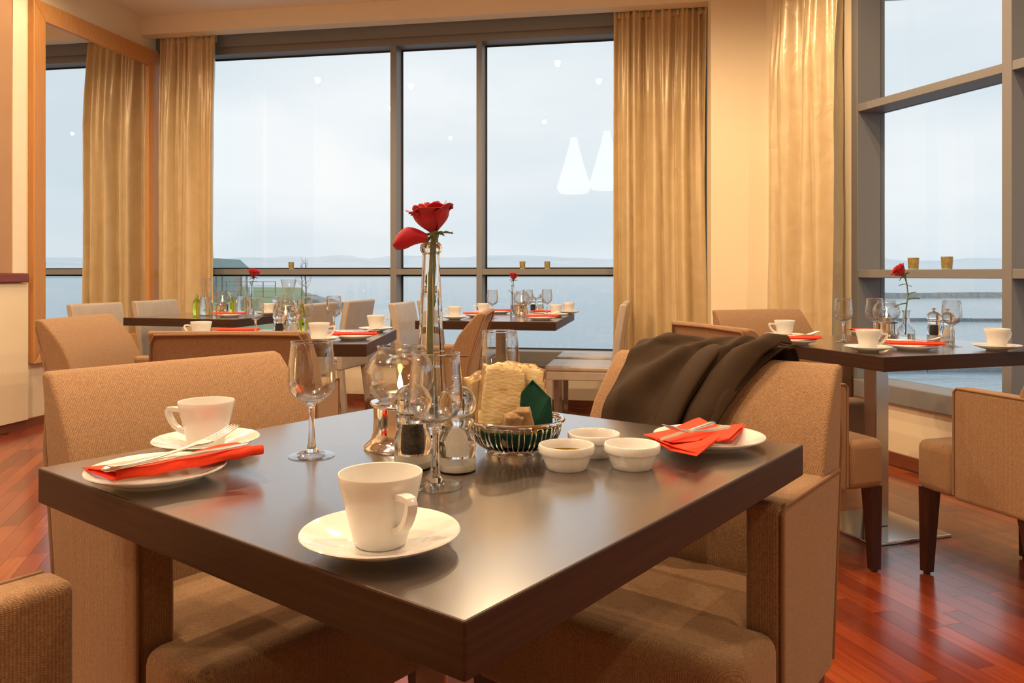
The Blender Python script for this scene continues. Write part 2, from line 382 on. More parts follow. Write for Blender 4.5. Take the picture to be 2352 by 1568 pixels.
# floor planks laid along the angled window
def build_planks():
    wd, gap = .066, .0008
    L = [.36, .46, .58, .72]
    meshes = [MB().box((-l / 2 + gap / 2, -wd / 2 + gap / 2, -.0014), (l / 2 - gap / 2, wd / 2 - gap / 2, 0)).mesh('plank', 'plank_wood', False) for l in L]
    rz = ang(D); allp = []
    for j in range(-95, 95):
        c = j * wd; s = -8.5 + random.random() * .6
        while s < 8.5:
            k = random.choice((0, 1, 1, 2, 2, 3)); p = P0 + Q * c + D * (s + L[k] / 2)
            s += L[k]
            u, n = p.dot(U), p.dot(N_)
            off = (p - P0).dot(Q)
            if UL - .1 < u and n < NW - .02 and off < -.03 and n > BACK_N: allp.append((p, k))
    def score(q):
        p = q[0]
        if p.y < 1.6: return 1e9
        px = 1176 + F * p.x / p.y; py = HZ + F * H / p.y
        if not (-60 < px < 2420 and py < 1640): return 1e9
        r = p.y
        if 420 < px < 1700: r += 1.6 if py > 1480 else 30
        if 150 < px <= 420: r += 30
        if 1700 <= px < 1890: r += 2.5
        return r
    order = sorted(allp, key=score)
    for p, k in order[:300]:
        obj('plank', meshes[k], floor, (p.x, p.y, 0), (0, 0, rz))
    m = MB()
    for p, k in order[300:]:
        l = L[k]; a = D * (l / 2 - gap / 2); b = Q * (wd / 2 - gap / 2)
        q = [p - a - b, p + a - b, p + a + b, p - a + b]
        m.add([(v.x, v.y, -.0014) for v in q] + [(v.x, v.y, 0) for v in q], [(4, 5, 6, 7), (0, 1, 5, 4), (1, 2, 6, 5), (2, 3, 7, 6), (3, 0, 4, 7)])
    o = obj('plank_field', m.mesh('plank_field', 'plank_wood_field', False), floor); o['kind'] = 'stuff'
build_planks()

# ------------------------------------------------------------------ windows
NG_ = 6.20
w1 = sroot('window_1')
def wpart(root, name, mb, m, **k): return obj(name, mb.mesh(name, m, False), root, **k)
US = [UL + .0, -2.076, -2.026, -1.372, -1.327, .379]
wpart(w1, 'head_rail', ubox(UL, .379, NW, NG_ + .03, 2.845, 3.0), 'aluminium')
wpart(w1, 'head_cover', ubox(UL, .379, NW - .03, NW - .001, 2.90, 3.0), 'aluminium')
wpart(w1, 'sill', ubox(UL, .379, NW - .02, NG_ + .03, .311, .43), 'aluminium', bevel=.006)
wpart(w1, 'transom', ubox(UL, .379, NW + .004, NG_ + .03, 1.018, 1.064), 'aluminium', bevel=.003)
for a, b in ((US[1], US[2]), (US[3], US[4]), (UL, UL + .05), (.33, .379)):
    wpart(w1, 'mullion', ubox(a, b, NW, NG_ + .035, .43, 2.845), 'aluminium', bevel=.003)
for a, b in ((UL + .05, US[1]), (US[2], US[3]), (US[4], .33)):
    for z0, z1 in ((.43, 1.018), (1.064, 2.845)):
        wpart(w1, 'pane', ubox(a, b, NG_, NG_ + .008, z0, z1), 'window_glass')
        # slim dark glazing gasket at the outer edge of the reveal
        g = MB()
        for q in (ubox(a, a + .012, NG_ - .014, NG_ - .002, z0, z1), ubox(b - .012, b, NG_ - .014, NG_ - .002, z0, z1), ubox(a + .012, b - .012, NG_ - .014, NG_ - .002, z0, z0 + .012), ubox(a + .012, b - .012, NG_ - .014, NG_ - .002, z1 - .012, z1)): g.add(q.v, q.f)
        wpart(w1, 'gasket', g, 'cable_black')
w2 = sroot('window_2')
GO = .16
wpart(w2, 'sill', tbox(.30, -3.62, -.03, GO + .03, .331, .43), 'aluminium', bevel=.006)
wpart(w2, 'head_rail', tbox(.30, -3.62, 0.001, GO + .03, 2.86, 2.95), 'aluminium')
ts = [(.30, .25), (-.671, -.722), (-1.64, -1.69), (-2.61, -2.66), (-3.57, -3.62)]
for a, b in ts: wpart(w2, 'mullion', tbox(a, b, 0, GO + .035, .43, 2.86), 'aluminium', bevel=.003)
wpart(w2, 'transom', tbox(.25, -3.57, .004, GO + .03, 1.005, 1.05), 'aluminium', bevel=.003)
wpart(w2, 'transom', tbox(.25, -3.57, .004, GO + .03, 1.953, 1.997), 'aluminium', bevel=.003)
for i in range(4):
    a, b = ts[i][1], ts[i + 1][0]
    for z0, z1 in ((.43, 1.005), (1.05, 1.953), (1.997, 2.86)):
        wpart(w2, 'pane', tbox(a, b, GO, GO + .008, z0, z1), 'window_glass')

# ------------------------------------------------------------------ mirror on the left wall
def make_mirror():
    n0, n1, z0, z1, fw = 4.635, 6.0, .425, 2.868, .125
    t = thing('wall_mirror', 'tall mirror in a wide honey wood frame on the left wall', 'mirror', rm(UL, (n0 + n1) / 2, z0), ang(N_))
    hw_ = (n1 - n0) / 2; hh = z1 - z0
    # local x along the wall, local y towards -u (into the wall), so the face looks to -y
    def rail(p):      # p: four (x,z) corners, outer first two, inner last two; chamfered face
        (a, b, c, d) = p
        v = [(a[0], -.001, a[1]), (b[0], -.001, b[1]), (c[0], -.001, c[1]), (d[0], -.001, d[1]), (a[0], -.05, a[1]), (b[0], -.05, b[1]), (c[0], -.032, c[1]), (d[0], -.032, d[1])]
        return MB().hexa(v)
    o = [(-hw_, 0), (hw_, 0), (hw_, hh), (-hw_, hh)]; i = [(-hw_ + fw, fw), (hw_ - fw, fw), (hw_ - fw, hh - fw), (-hw_ + fw, hh - fw)]
    for k in range(4):
        k2 = (k + 1) % 4
        obj('frame_rail', rail([o[k], o[k2], i[k2], i[k]]).mesh('frame_rail', 'frame_wood', False), t, bevel=.006)
    obj('mirror_glass', MB().box((-hw_ + fw, -.016, fw), (hw_ - fw, -.012, hh - fw)).mesh('mirror_glass', 'mirror_silver', False), t)
make_mirror()

# ------------------------------------------------------------------ curtains
def curtain(name, label, p_start, along, outn, wtop, wbot, ztop, zbot, folds, seed, amp=.034, flare=0.):
    r = random.Random(seed)
    ph = [r.random() * 6.28 for _ in range(6)]; fr = [folds * (1 + .12 * (r.random() - .5)), folds * .53, folds * 2.13, folds * .27]
    t = thing(name, label, 'curtain', p_start + Vector((0, 0, zbot)), 0)
    def fn(a, b):
        v = b; zz = ztop + (zbot - ztop) * v
        wid = wtop + (wbot - wtop) * (v ** .8) + .012 * math.sin(v * 5 + ph[0])
        warp = a + .020 * math.sin(2 * PI * a * fr[3] + ph[1] + v * 1.5) + .010 * math.sin(v * 4. + a * 9)
        k = min(1, .45 + v * 2.2)
        ph1 = PI * warp * fr[0] + ph[2] + .45 * math.sin(v * 2.4 + ph[3])
        r1 = abs(math.sin(ph1)) ** .75                         # rounded ridge towards the room, sharp valley behind
        big = .5 + .5 * math.sin(2 * PI * warp * fr[1] + ph[4] + v)
        fine = math.sin(2 * PI * warp * fr[2] + ph[5]) * (.25 if v < .10 else max(.04, .25 - .8 * (v - .10)))
        d = amp * (.9 - k * (1.25 * r1 * (.5 + .5 * big) + .85 * big) + fine)
        wid += .02 * math.sin(2 * PI * warp * fr[0] + ph[2] + .9) * 0
        d += .006 * noise.noise(Vector((a * 14, v * 9, seed)))
        p = p_start + along * (wid * a + flare * v * 0) + outn * d
        return (p.x - p_start.x, p.y - p_start.y, zz - zbot)
    m = MB().grid(fn, int(folds * 18), 70)
    obj('drape', m.mesh('drape', 'gold_satin', True, 180, fix=False), t, solid=.003)
    hb = MB().grid(lambda a, b: (along.x * wtop * a + outn.x * (.012 * math.sin(2 * PI * a * fr[0] * 2) + .045), along.y * wtop * a + outn.y * (.012 * math.sin(2 * PI * a * fr[0] * 2) + .045), ztop - zbot + .01 - b * .07), 80, 2)
    obj('heading_tape', hb.mesh('heading_tape', 'gold_satin', True, 180, fix=False), t, solid=.002)
curtain('curtain', 'pale gold satin curtain gathered beside the wall mirror', rm(UL + .075, 5.93), U, N_, .505, .56, 2.99, .02, 5.0, 3, .068)
curtain('curtain', 'gold satin curtain gathered at the pillar end of the wide window', rm(-.30, 5.93), U, N_, .67, .675, 2.99, .02, 6.5, 11, .068)
curtain('curtain', 'gold satin curtain hanging at the tall angled window', rw(.955, -.10), -D, Q, .66, .72, 3.08, .02, 4.5, 23, .082)

# ------------------------------------------------------------------ ceiling lamps (seen as reflections in the glass)
def downlight(p, watts, label, spot=True, size=2.95):
    t = thing('ceiling_downlight', label, 'downlight', (p.x, p.y, ZC), 0, 'recessed ceiling downlights')
    obj('trim_ring', cached('dl_trim', lambda: MB().lathe([(.034, -.001), (.050, -.001), (.052, -.006), (.036, -.008), (.034, -.001)], 24).mesh('trim_ring', 'lamp_trim')), t)
    obj('lamp_disc', cached('dl_disc', lambda: MB().lathe([(0, -.002), (.033, -.002), (.033, -.004), (0, -.004)], 24).mesh('lamp_disc', 'lamp_disc')), t)
    if spot:
        l = bpy.data.lights.new('lamp_light', 'SPOT'); l.energy = watts; l.color = WARM; l.spot_size = size; l.spot_blend = .6; l.shadow_soft_size = .025
        lo = bpy.data.objects.new('lamp_light', l); COL.objects.link(lo); lo.parent = t; lo.location = (0, 0, -.03)
DL = [(.62, 1.95, 1.15), (-1.15, 1.95, 1.15), (.1, 3.9, .8), (-1.9, 4.4, .9), (1.25, 3.7, .9), (-2.7, 3.4, .9), (.9, -1.2, .6), (-1.6, -1.0, .6), (2.1, 2.0, .7), (-2.9, 1.2, .9), (-.1, 4.75, .7), (2.4, .2, .6), (-2.7, 5.0, .35)]
for i, (x, y, k) in enumerate(DL):
    downlight(Vector((x, y, 0)), SPOT_W * k, 'small round recessed downlight in the ceiling above the dining tables')
def pendant(p, label):
    t = thing('pendant_lamp', label, 'pendant lamp', p, 0, 'white bell pendants')
    obj('shade', cached('pend_shade', lambda: MB().lathe([(.05, .84), (.055, .80), (.10, .62), (.16, .40), (.235, .16), (.262, .08), (.21, .0), (.205, .003), (.255, .082), (.229, .16), (.155, .40), (.095, .62), (.05, .80), (.045, .84)], 40).mesh('shade', 'shade_glow')), t)
    obj('cord', MB().tube([(0, 0, .84), (0, 0, ZC - p.z)], .004, 6).mesh('cord', 'cable_black'), t)
    l = bpy.data.lights.new('bulb_light', 'POINT'); l.energy = PEND_W; l.color = (1, .72, .42); l.shadow_soft_size = .06
    lo = bpy.data.objects.new('bulb_light', l); COL.objects.link(lo); lo.parent = t; lo.location = (0, 0, .10)
def mirrored(px, n):      # floor point whose image in the window glass stands at column px
    r = Vector(((px - 1176) / F, 1, 0)); un, uu = r.dot(N_), r.dot(U)
    s = (NG_ + (NG_ - n)) / un
    return rm(uu * s, n, 0)
pp = mirrored(1318, .45); pp.z = 2.24; pendant(pp, 'white bell shaped pendant lamp, the one nearer the mirror wall')
pp = mirrored(1394, .9); pp.z = 2.24; pendant(pp, 'white bell shaped pendant lamp, the one nearer the pillar')

# ------------------------------------------------------------------ tables
e1 = Vector((.788, -.6157, 0)); e2 = Vector((.6157, .788, 0)); S_ = .827
TN = Vector((-.038, .637, 0)); TL = TN - e1 * .818; TR = TN + e2 * .836
def table(label, c, rz, sx=.82, sy=.82, base=(0, 0), hb=.19):
    t = thing('dining_table', label, 'table', (c.x, c.y, 0), rz)
    tm = MB().box((-sx / 2, -sy / 2, TZ - .05), (sx / 2, sy / 2, TZ)).mesh('tabletop', 'table_wood', False); tm.materials.append(MATS['table_edge'])
    for f in tm.polygons: f.material_index = 0 if f.normal.z > .5 else 1
    obj('tabletop', tm, t, bevel=.0022, seg=2).modifiers['bevel'].material = 1
    b = base
    obj('column', MB().box((b[0] - .033, b[1] - .033, .012), (b[0] + .033, b[1] + .033, TZ - .05)).mesh('column', 'brushed_steel', False), t, bevel=.004)
    obj('base_plate', MB().box((b[0] - hb, b[1] - hb, 0), (b[0] + hb, b[1] + hb, .012)).mesh('base_plate', 'polished_steel', False), t, bevel=.003)
    return t
C0 = (TL + TR) / 2
table('dark wood square dining table laid with bread basket and candle, nearest of all', C0, ang(e2), .836, .818)
RN = Vector((1.242, 2.647, 0)); RC = RN + D * .41 + Q * .41
table('dark wood square dining table standing by the angled window', RC, ang(Q), .82, .82, (-.01, .06))
T2C = Vector((-.986, 3.546, 0)); table('dark wood square dining table behind the nearest one, between four places', T2C, 0)
T1c = Vector((-1.68, 4.81, 0)); T1a = Vector((-.970, .243, 0)); T1b = Vector((.243, .970, 0))
T1C = T1c + T1a * .40 + T1b * .50; table('dark wood dining table beside the wall mirror with two carafes', T1C, ang(-T1a), .80, 1.0, hb=.13)
T3n = Vector((.252, 4.546, 0)); T3C = T3n - U * .42 + N_ * .53
table('dark wood dining table against the wide window', T3C, ang(U), .84, 1.06, hb=.13)

# ------------------------------------------------------------------ armchairs
BACKP = [(-.200, .30), (-.222, .48), (-.243, .61), (-.270, .72), (-.300, .815), (-.312, .845), (-.300, .852), (-.276, .845), (-.234, .80), (-.190, .745), (-.160, .68), (-.140, .60), (-.130, .50), (-.126, .40), (-.124, .30)]
def seat_mesh():
    wi, wo, r = .200, .262, .05
    pl = [(-wi, -.19), (wi, -.19), (wi, .078), (wo, .078)]
    pl += [(wo - r + r * math.cos(a), .245 - r + r * math.sin(a)) for a in [k * PI / 12 for k in range(7)]]
    pl += [(-wo + r - r * math.sin(a), .245 - r + r * math.cos(a)) for a in [k * PI / 12 for k in range(7)]]
    pl += [(-wo, .078), (-wi, .078)]
    return MB().prism(pl, .295, .460).mesh('seat', 'woven_fabric', True, 30)
def arm_mesh():
    return MB().hexa([(-.032, -.198, .295), (.032, -.198, .295), (.032, .075, .295), (-.032, .075, .295), (-.032, -.250, .66), (.032, -.250, .66), (.032, .075, .66), (-.032, .075, .66)]).mesh('arm', 'woven_fabric', True, 30)
def back_mesh():
    m = MB().extrude_x(BACKP, [(-.262, 1), (-.1, 1), (.1, 1), (.262, 1)])
    m.v = [(x * (1 - .05 * max(0, (z - .66) / .19)), y, z) for x, y, z in m.v]
    return m.mesh('backrest', 'woven_fabric', True, 50)
def aleg(front):
    # tapered dark leg, splayed a little outwards
    a, b = .024, .015
    dy = .012 if front else -.05
    return MB().hexa([(-b, -b + dy, .008), (b, -b + dy, .008), (b, b + dy, .008), (-b, b + dy, .008), (-a, -a, .30), (a, -a, .30), (a, a, .30), (-a, a, .30)]).lathe([(0, 0), (.011, 0), (.011, .009), (0, .009)], 12, (0, dy, 0)).mesh('leg', 'leg_wood', True, 30)
def back_pipe():
    k = 1 - .05
    pts = [(-.260, -.205, .31), (-.260, -.247, .62), (-.257, -.272, .71), (-.248 * k - .004, -.306, .812), (-.236 * k, -.314, .838), (0, -.315, .841), (.236 * k, -.314, .838), (.248 * k + .004, -.306, .812), (.257, -.272, .71), (.260, -.247, .62), (.260, -.205, .31)]
    return MB().tube(pts, .0042, 8).mesh('piping', 'piping_cord')
def arm_pipe(s):
    x = s * .031
    return MB().tube([(x, .073, .31), (x, .073, .645), (x, .062, .657), (x, -.235, .657)], .004, 8).mesh('piping', 'piping_cord')
def armchair(label, c, rz):
    t = thing('armchair', label, 'armchair', (c.x, c.y, 0), rz, 'tan fabric armchairs')
    obj('seat', cached('a_seat', seat_mesh), t, bevel=.026, seg=4)
    bk = obj('backrest', cached('a_back', back_mesh), t, bevel=.014, seg=3)
    obj('piping', cached('a_bp', back_pipe), bk)
    for s in (-1, 1):
        a = obj('arm', cached('a_arm', arm_mesh), t, (s * .232, 0, 0), bevel=.014, seg=4)
        obj('piping', cached('a_ap%d' % s, lambda: arm_pipe(s)), a)
        obj('leg', cached('a_lf', lambda: aleg(True)), t, (s * .226, .205, 0))
        obj('leg', cached('a_lr', lambda: aleg(False)), t, (s * .226, -.165, 0))
    return t
def face(v): return math.atan2(-v.x, v.y)       # rotation that turns local +y towards v
armchair('tan woven armchair on the left side of the nearest table', TL - e1 * .030 + e2 * .386, face(e1))
cB = TR + e2 * .017 - e1 * .278
armchair('tan woven armchair with a dark coat over its back', cB, face(-e2))
armchair('tan woven armchair cut off by the bottom left corner of the photo', TL + e1 * .436 - e2 * .116, face(e2) + .03)
armchair('tan armchair with its back turned, behind the coat draped chair', RN - Q * .175 + D * .315, face(Q))
armchair('tan armchair at the right edge with a piped arm panel', RN - D * .20 + Q * .425, face(D))
armchair('tan armchair on the far side of the angled window table before the curtain', RN + D * .96 + Q * .385, face(-D))
armchair('tan armchair with brown piped back seen from behind at the middle table', Vector((-.885, 2.77, 0)), 0)
armchair('tan armchair standing near the wall mirror facing the middle table', Vector((-1.53, 3.30, 0)), face(Vector((1, -.05, 0))))
armchair('tan armchair seen edge on beside the flower vase', Vector((-.42, 3.86, 0)), face(Vector((-1, .06, 0))))

# ------------------------------------------------------------------ leather side chairs
def sc_back():
    m = MB()
    def prof(z):
        k = max(0, (z - .44) / .40); return -.205 - .055 * k ** 1.5
    P = []
    zs = [.37, .46, .55, .64, .73, .80, .835, .842]
    for z in zs: P.append((prof(z) - (.024 if z < .84 else .014), z))
    for z in reversed(zs): P.append((prof(z) + (.020 if z < .84 else .010), z))
    return m.extrude_x(P, [(-.215, 1), (-.07, 1), (.07, 1), (.215, 1)]).mesh('backrest', 'leather', True, 50)
def sidechair(label, c, rz):
    t = thing('side_chair', label, 'chair', (c.x, c.y, 0), rz, 'leather side chairs')
    obj('seat', cached('s_seat', lambda: MB().box((-.215, -.20, .425), (.215, .222, .458)).mesh('seat', 'leather', True, 30)), t, bevel=.012, seg=3)
    obj('apron', cached('s_apron', lambda: MB().box((-.212, -.19, .372), (.212, .22, .426)).mesh('apron', 'leather', True, 30)), t, bevel=.006)
    obj('backrest', cached('s_back', sc_back), t, bevel=.008, seg=3)
    for s in (-1, 1):
        obj('leg', cached('s_lf', lambda: MB().hexa([(-.016, -.016, 0), (.016, -.016, 0), (.016, .016, 0), (-.016, .016, 0), (-.021, -.021, .375), (.021, -.021, .375), (.021, .021, .375), (-.021, .021, .375)]).mesh('leg', 'leather', False)), t, (s * .19, .197, 0), bevel=.004)
        obj('leg', cached('s_lr', lambda: MB().hexa([(-.016, -.056, 0), (.016, -.056, 0), (.016, -.024, 0), (-.016, -.024, 0), (-.021, -.021, .375), (.021, -.021, .375), (.021, .021, .375), (-.021, .021, .375)]).mesh('leg', 'leather', False)), t, (s * .19, -.205, 0), bevel=.004)
    return t
fU = face(U); fmU = face(-U)
sidechair('beige leather chair at the window table, in front of the gold curtain', rm(-.446, 5.06), fmU)
sidechair('beige leather chair at the window table, half behind another, by the sill', rm(-.446, 5.62), fmU)
sidechair('beige leather chair with pale shining back between the two middle tables', rm(-1.36, 4.96), fU)
sidechair('beige leather chair by the window partly hidden by the tall vase', rm(-1.36, 5.56), fU)
f1 = -T1a
sidechair('beige leather chair with its back before the mirror frame', Vector((-2.62, 5.0, 0)) + f1 * .25, face(f1))
sidechair('beige leather chair beside the curtain near the mirror', Vector((-2.50, 5.57, 0)) + f1 * .25, face(f1))
sidechair('leather chair turned to the carafe table, smaller of the two dark backs', Vector((-1.23, 5.02, 0)) - f1 * .25, face(-f1))
sidechair('leather chair turned to the carafe table, larger of the two dark backs', Vector((-1.08, 5.58, 0)) - f1 * .25, face(-f1))

# ------------------------------------------------------------------ crockery and glass
def cup_body():
    o = [(0, .001), (.021, .001), (.024, .0), (.026, .002), (.0285, .010), (.0325, .026), (.037, .045), (.0405, .060), (.0428, .0715)]
    i = [(.0422, .0728), (.0410, .0722), (.0385, .060), (.035, .045), (.0305, .026), (.026, .012), (.020, .0075), (0, .0065)]
    return MB().lathe(o + i, 48).mesh('body', 'porcelain', True, 40)
def cup_handle():
    ctr = [(.036, .0545), (.046, .0575), (.056, .0585), (.0635, .0580), (.0655, .0545), (.0640, .048), (.060, .040), (.054, .032), (.045, .0255), (.034, .0215)]
    m = MB(); n = len(ctr); vs = []; fs = []
    for k, (x, z) in enumerate(ctr):
        a = ctr[max(0, k - 1)]; b = ctr[min(n - 1, k + 1)]
        tx, tz = b[0] - a[0], b[1] - a[1]; l = math.hypot(tx, tz); nx, nz = -tz / l, tx / l
        hw_, th = .0058 - .0012 * (k / n), .0034
        vs += [(x + nx * th, -hw_, z + nz * th), (x + nx * th, hw_, z + nz * th), (x - nx * th, hw_, z - nz * th), (x - nx * th, -hw_, z - nz * th)]
    for k in range(n - 1):
        for q in range(4): fs.append((k * 4 + q, k * 4 + (q + 1) % 4, k * 4 + 4 + (q + 1) % 4, k * 4 + 4 + q))
    fs += [(3, 2, 1, 0), (4 * n - 4, 4 * n - 3, 4 * n - 2, 4 * n - 1)]
    return m.add(vs, fs).mesh('handle', 'porcelain', True, 60)
def saucer_mesh():
    p = [(0, .0025), (.028, .0025), (.030, 0), (.034, 0), (.036, .0035), (.052, .0075), (.068, .013), (.0795, .0185), (.081, .0200), (.0798, .0212), (.067, .0165), (.050, .0110), (.0375, .0078), (.034, .0062), (.029, .0058), (0, .0055)]
    return MB().lathe(p, 56).mesh('saucer', 'porcelain', True, 50)
def plate_mesh():
    p = [(0, .003), (.046, .003), (.048, 0), (.053, 0), (.055, .004), (.070, .0085), (.086, .0155), (.089, .0180), (.0885, .0196), (.086, .0192), (.070, .0128), (.060, .0092), (.055, .0075), (0, .0068)]
    return MB().lathe(p, 56).mesh('plate', 'porcelain', True, 50)
def cup_at(p, rz, label, group='white coffee cups'):
    t = thing('coffee_cup', label, 'cup', (p.x, p.y, TZ + .0062), rz, group)
    obj('body', cached('cup', cup_body), t); obj('handle', cached('cuph', cup_handle), t, bevel=.0016, seg=3)
def saucer_at(p, label): tag(obj('saucer', cached('saucer', saucer_mesh), None, (p.x, p.y, TZ)), label, 'saucer', 'white saucers')
def plate_at(p, label): tag(obj('side_plate', cached('plate', plate_mesh), None, (p.x, p.y, TZ)), label, 'plate', 'white side plates')
def setting_cup(px, py, rz, where):
    p = at(px, py, TZ + .018)
    saucer_at(p, 'round white saucer ' + where); cup_at(p, rz, 'white coffee cup ' + where)

def wg_bowl():
    o = [(.0, .0861), (.0120, .0860), (.0175, .0862), (.0285, .0945), (.0340, .105), (.0357, .116), (.0350, .136), (.0327, .160), (.0315, .174)]
    i = [(.0309, .1746), (.0303, .174), (.0316, .160), (.0339, .136), (.0345, .116), (.0328, .1062), (.0275, .0965), (.017, .0890), (0, .0876)]
    return MB().lathe(o + i, 48).mesh('bowl', 'bowl_glass', True, 60)
def wg_stem(): return MB().lathe([(0, .0072), (.0105, .0074), (.0070, .013), (.0052, .022), (.0044, .040), (.0042, .060), (.0048, .074), (.0062, .0792), (.0105, .0818), (.0165, .0846), (.0120, .0856), (0, .0858)], 24).mesh('stem', 'clear_glass', True, 60)
def wg_foot(): return MB().lathe([(0, .0003), (.033, .0001), (.0348, .0006), (.0345, .0014), (.028, .0019), (.019, .0028), (.0125, .0050), (.0106, .0070), (0, .0071)], 48).mesh('foot', 'thin_glass', True, 60)
def wine_glass(p, label):
    t = thing('wine_glass', label, 'wine glass', (p.x, p.y, TZ), 0, 'empty stemmed wine glasses')
    obj('bowl', cached('wgb', wg_bowl), t); obj('rim', cached('wgr', lambda: MB().tube([(.0309 * math.cos(k * PI / 24), .0309 * math.sin(k * PI / 24), .1756) for k in range(48)], .0009, 8, True).mesh('rim', 'clear_glass')), t); obj('stem', cached('wgs', wg_stem), t); obj('foot', cached('wgf', wg_foot), t)

def mill(p, kind, label):
    t = thing('%s_mill' % kind, label, 'grinder', (p.x, p.y, TZ), 0, 'clear acrylic grinders')
    obj('base_ring', cached('mill_ring', lambda: MB().lathe([(0, 0), (.0262, 0), (.0266, .004), (.0266, .019), (.0248, .0215), (0, .0215)], 36).mesh('base_ring', 'acrylic', True, 45)), t)
    obj('base_disc', cached('mill_disc', lambda: MB().lathe([(0, .002), (.0205, .002), (.0215, .004), (.0215, .0105), (0, .0105)], 32).mesh('base_disc', 'mill_white', True, 45)), t)
    obj('body', cached('mill_body', lambda: MB().lathe([(0, .0217), (.0240, .0217), (.0262, .028), (.0268, .038), (.0258, .047), (.0226, .058), (.0212, .065), (.0214, .068), (.0240, .071), (.0245, .075), (.0236, .0785), (.0205, .0805), (0, .0806)], 40).mesh('body', 'acrylic', True, 45)), t)
    obj('dome', cached('mill_dome', lambda: MB().lathe([(0, .0809), (.0205, .0809), (.0225, .0825), (.0262, .088), (.0275, .095), (.0262, .104), (.0215, .1125), (.0140, .1180), (.0062, .1202), (0, .1203)], 40).mesh('dome', 'acrylic', True, 50)), t)
    if kind == 'pepper':
        f = cached('mill_pep', lambda: MB().lathe([(0, .024), (.0105, .024), (.0118, .030), (.0115, .048), (.0105, .058), (.0100, .064), (0, .065)], 28).mesh('filling', 'peppercorns', True, 50))
    else:
        f = cached('mill_salt', lambda: MB().lathe([(0, .024), (.0105, .024), (.0112, .034), (.0105, .046), (.0075, .056), (.003, .061), (0, .062)], 28).mesh('filling', 'salt', True, 50))
    obj('filling', f, t)
    obj('collar', cached('mill_col', lambda: MB().lathe([(.004, .078), (.0185, .0812), (.0185, .0845), (.004, .0850)], 28).mesh('collar', 'mill_white', True, 45)), t)
    obj('knob', cached('mill_knob', lambda: MB().lathe([(0, .1204), (.0062, .1206), (.0042, .1245), (.0042, .1275), (.0074, .1300), (.0078, .1325), (.0060, .1345), (0, .1350)], 24).mesh('knob', 'chrome', True, 50)), t)

def candle_holder(p, label, lit=True):
    t = thing('candle_holder', label, 'candle holder', (p.x, p.y, TZ), 0, 'silver candle lamps with glass globes')
    obj('stand', cached('ch_stand', lambda: MB().lathe([(0, 0), (.0570, 0), (.0580, .0025), (.0560, .0060), (.0500, .0105), (.0455, .017), (.0435, .026), (.0425, .045), (.0425, .066), (.0470, .0700), (.0480, .0725), (.0470, .0745), (.0440, .0750), (0, .0750)], 56).mesh('stand', 'chrome', True, 45)), t)
    obj('globe', cached('ch_globe', lambda: MB().lathe([(.0330, .0752), (.0420, .0830), (.0510, .0960), (.0548, .1120), (.0540, .1280), (.0480, .1420), (.0395, .1510), (.0365, .1545), (.0362, .1590), (.0378, .1620), (.0372, .1630), (.0360, .1628), (.0344, .1590), (.0346, .1545), (.0380, .1496), (.0466, .1405), (.0524, .1272), (.0531, .1120), (.0495, .0970), (.0408, .0845), (.0318, .0762), (.0330, .0752)], 56).mesh('globe', 'bowl_glass', True, 60)), t)
    tl = obj('tealight_cup', cached('ch_tin', lambda: MB().lathe([(0, .0753), (.0188, .0753), (.0195, .0885), (.0200, .0895), (.0186, .0895), (.0182, .0860), (0, .0860)], 32).mesh('tealight_cup', 'tin', True, 45)), t)
    obj('wax', cached('ch_wax', lambda: MB().lathe([(0, .0861), (.0178, .0861), (.0178, .0878), (.004, .0872), (.001, .0873), (.001, .0915), (0, .0915)], 28).mesh('wax', 'candle_wax', True, 45)), tl)
    obj('flame', cached('ch_flame', lambda: MB().lathe([(0, .0920), (.0028, .0945), (.0045, .0990), (.0043, .1040), (.0026, .1120), (.0010, .1180), (0, .1205)], 16).mesh('flame', 'flame', True, 80)), t)
    return t

def carafe(p, label, water=True):
    t = thing('carafe', label, 'carafe', (p.x, p.y, TZ), 0, 'clear glass carafes')
    o = [(0, 0), (.0400, 0), (.0440, .003), (.0455, .012), (.0450, .045), (.0420, .085), (.0350, .125), (.0275, .160), (.0250, .180), (.0270, .200), (.0330, .228), (.0385, .250)]
    i = [(r - .002, z) for r, z in reversed(o[4:])] + [(.0430, .014), (.0400, .006), (0, .005)]
    obj('body', cached('carafe', lambda: MB().lathe(o + [(.0375, .2506)] + i, 40).mesh('body', 'thin_glass', True, 60)), t)
    if water: obj('water', cached('carafew', lambda: MB().lathe([(0, .0054), (.0395, .0062), (.0426, .0142), (.0426, .045), (.0396, .085), (.0326, .124), (0, .124)], 36).mesh('water', 'water', True, 60)), t)

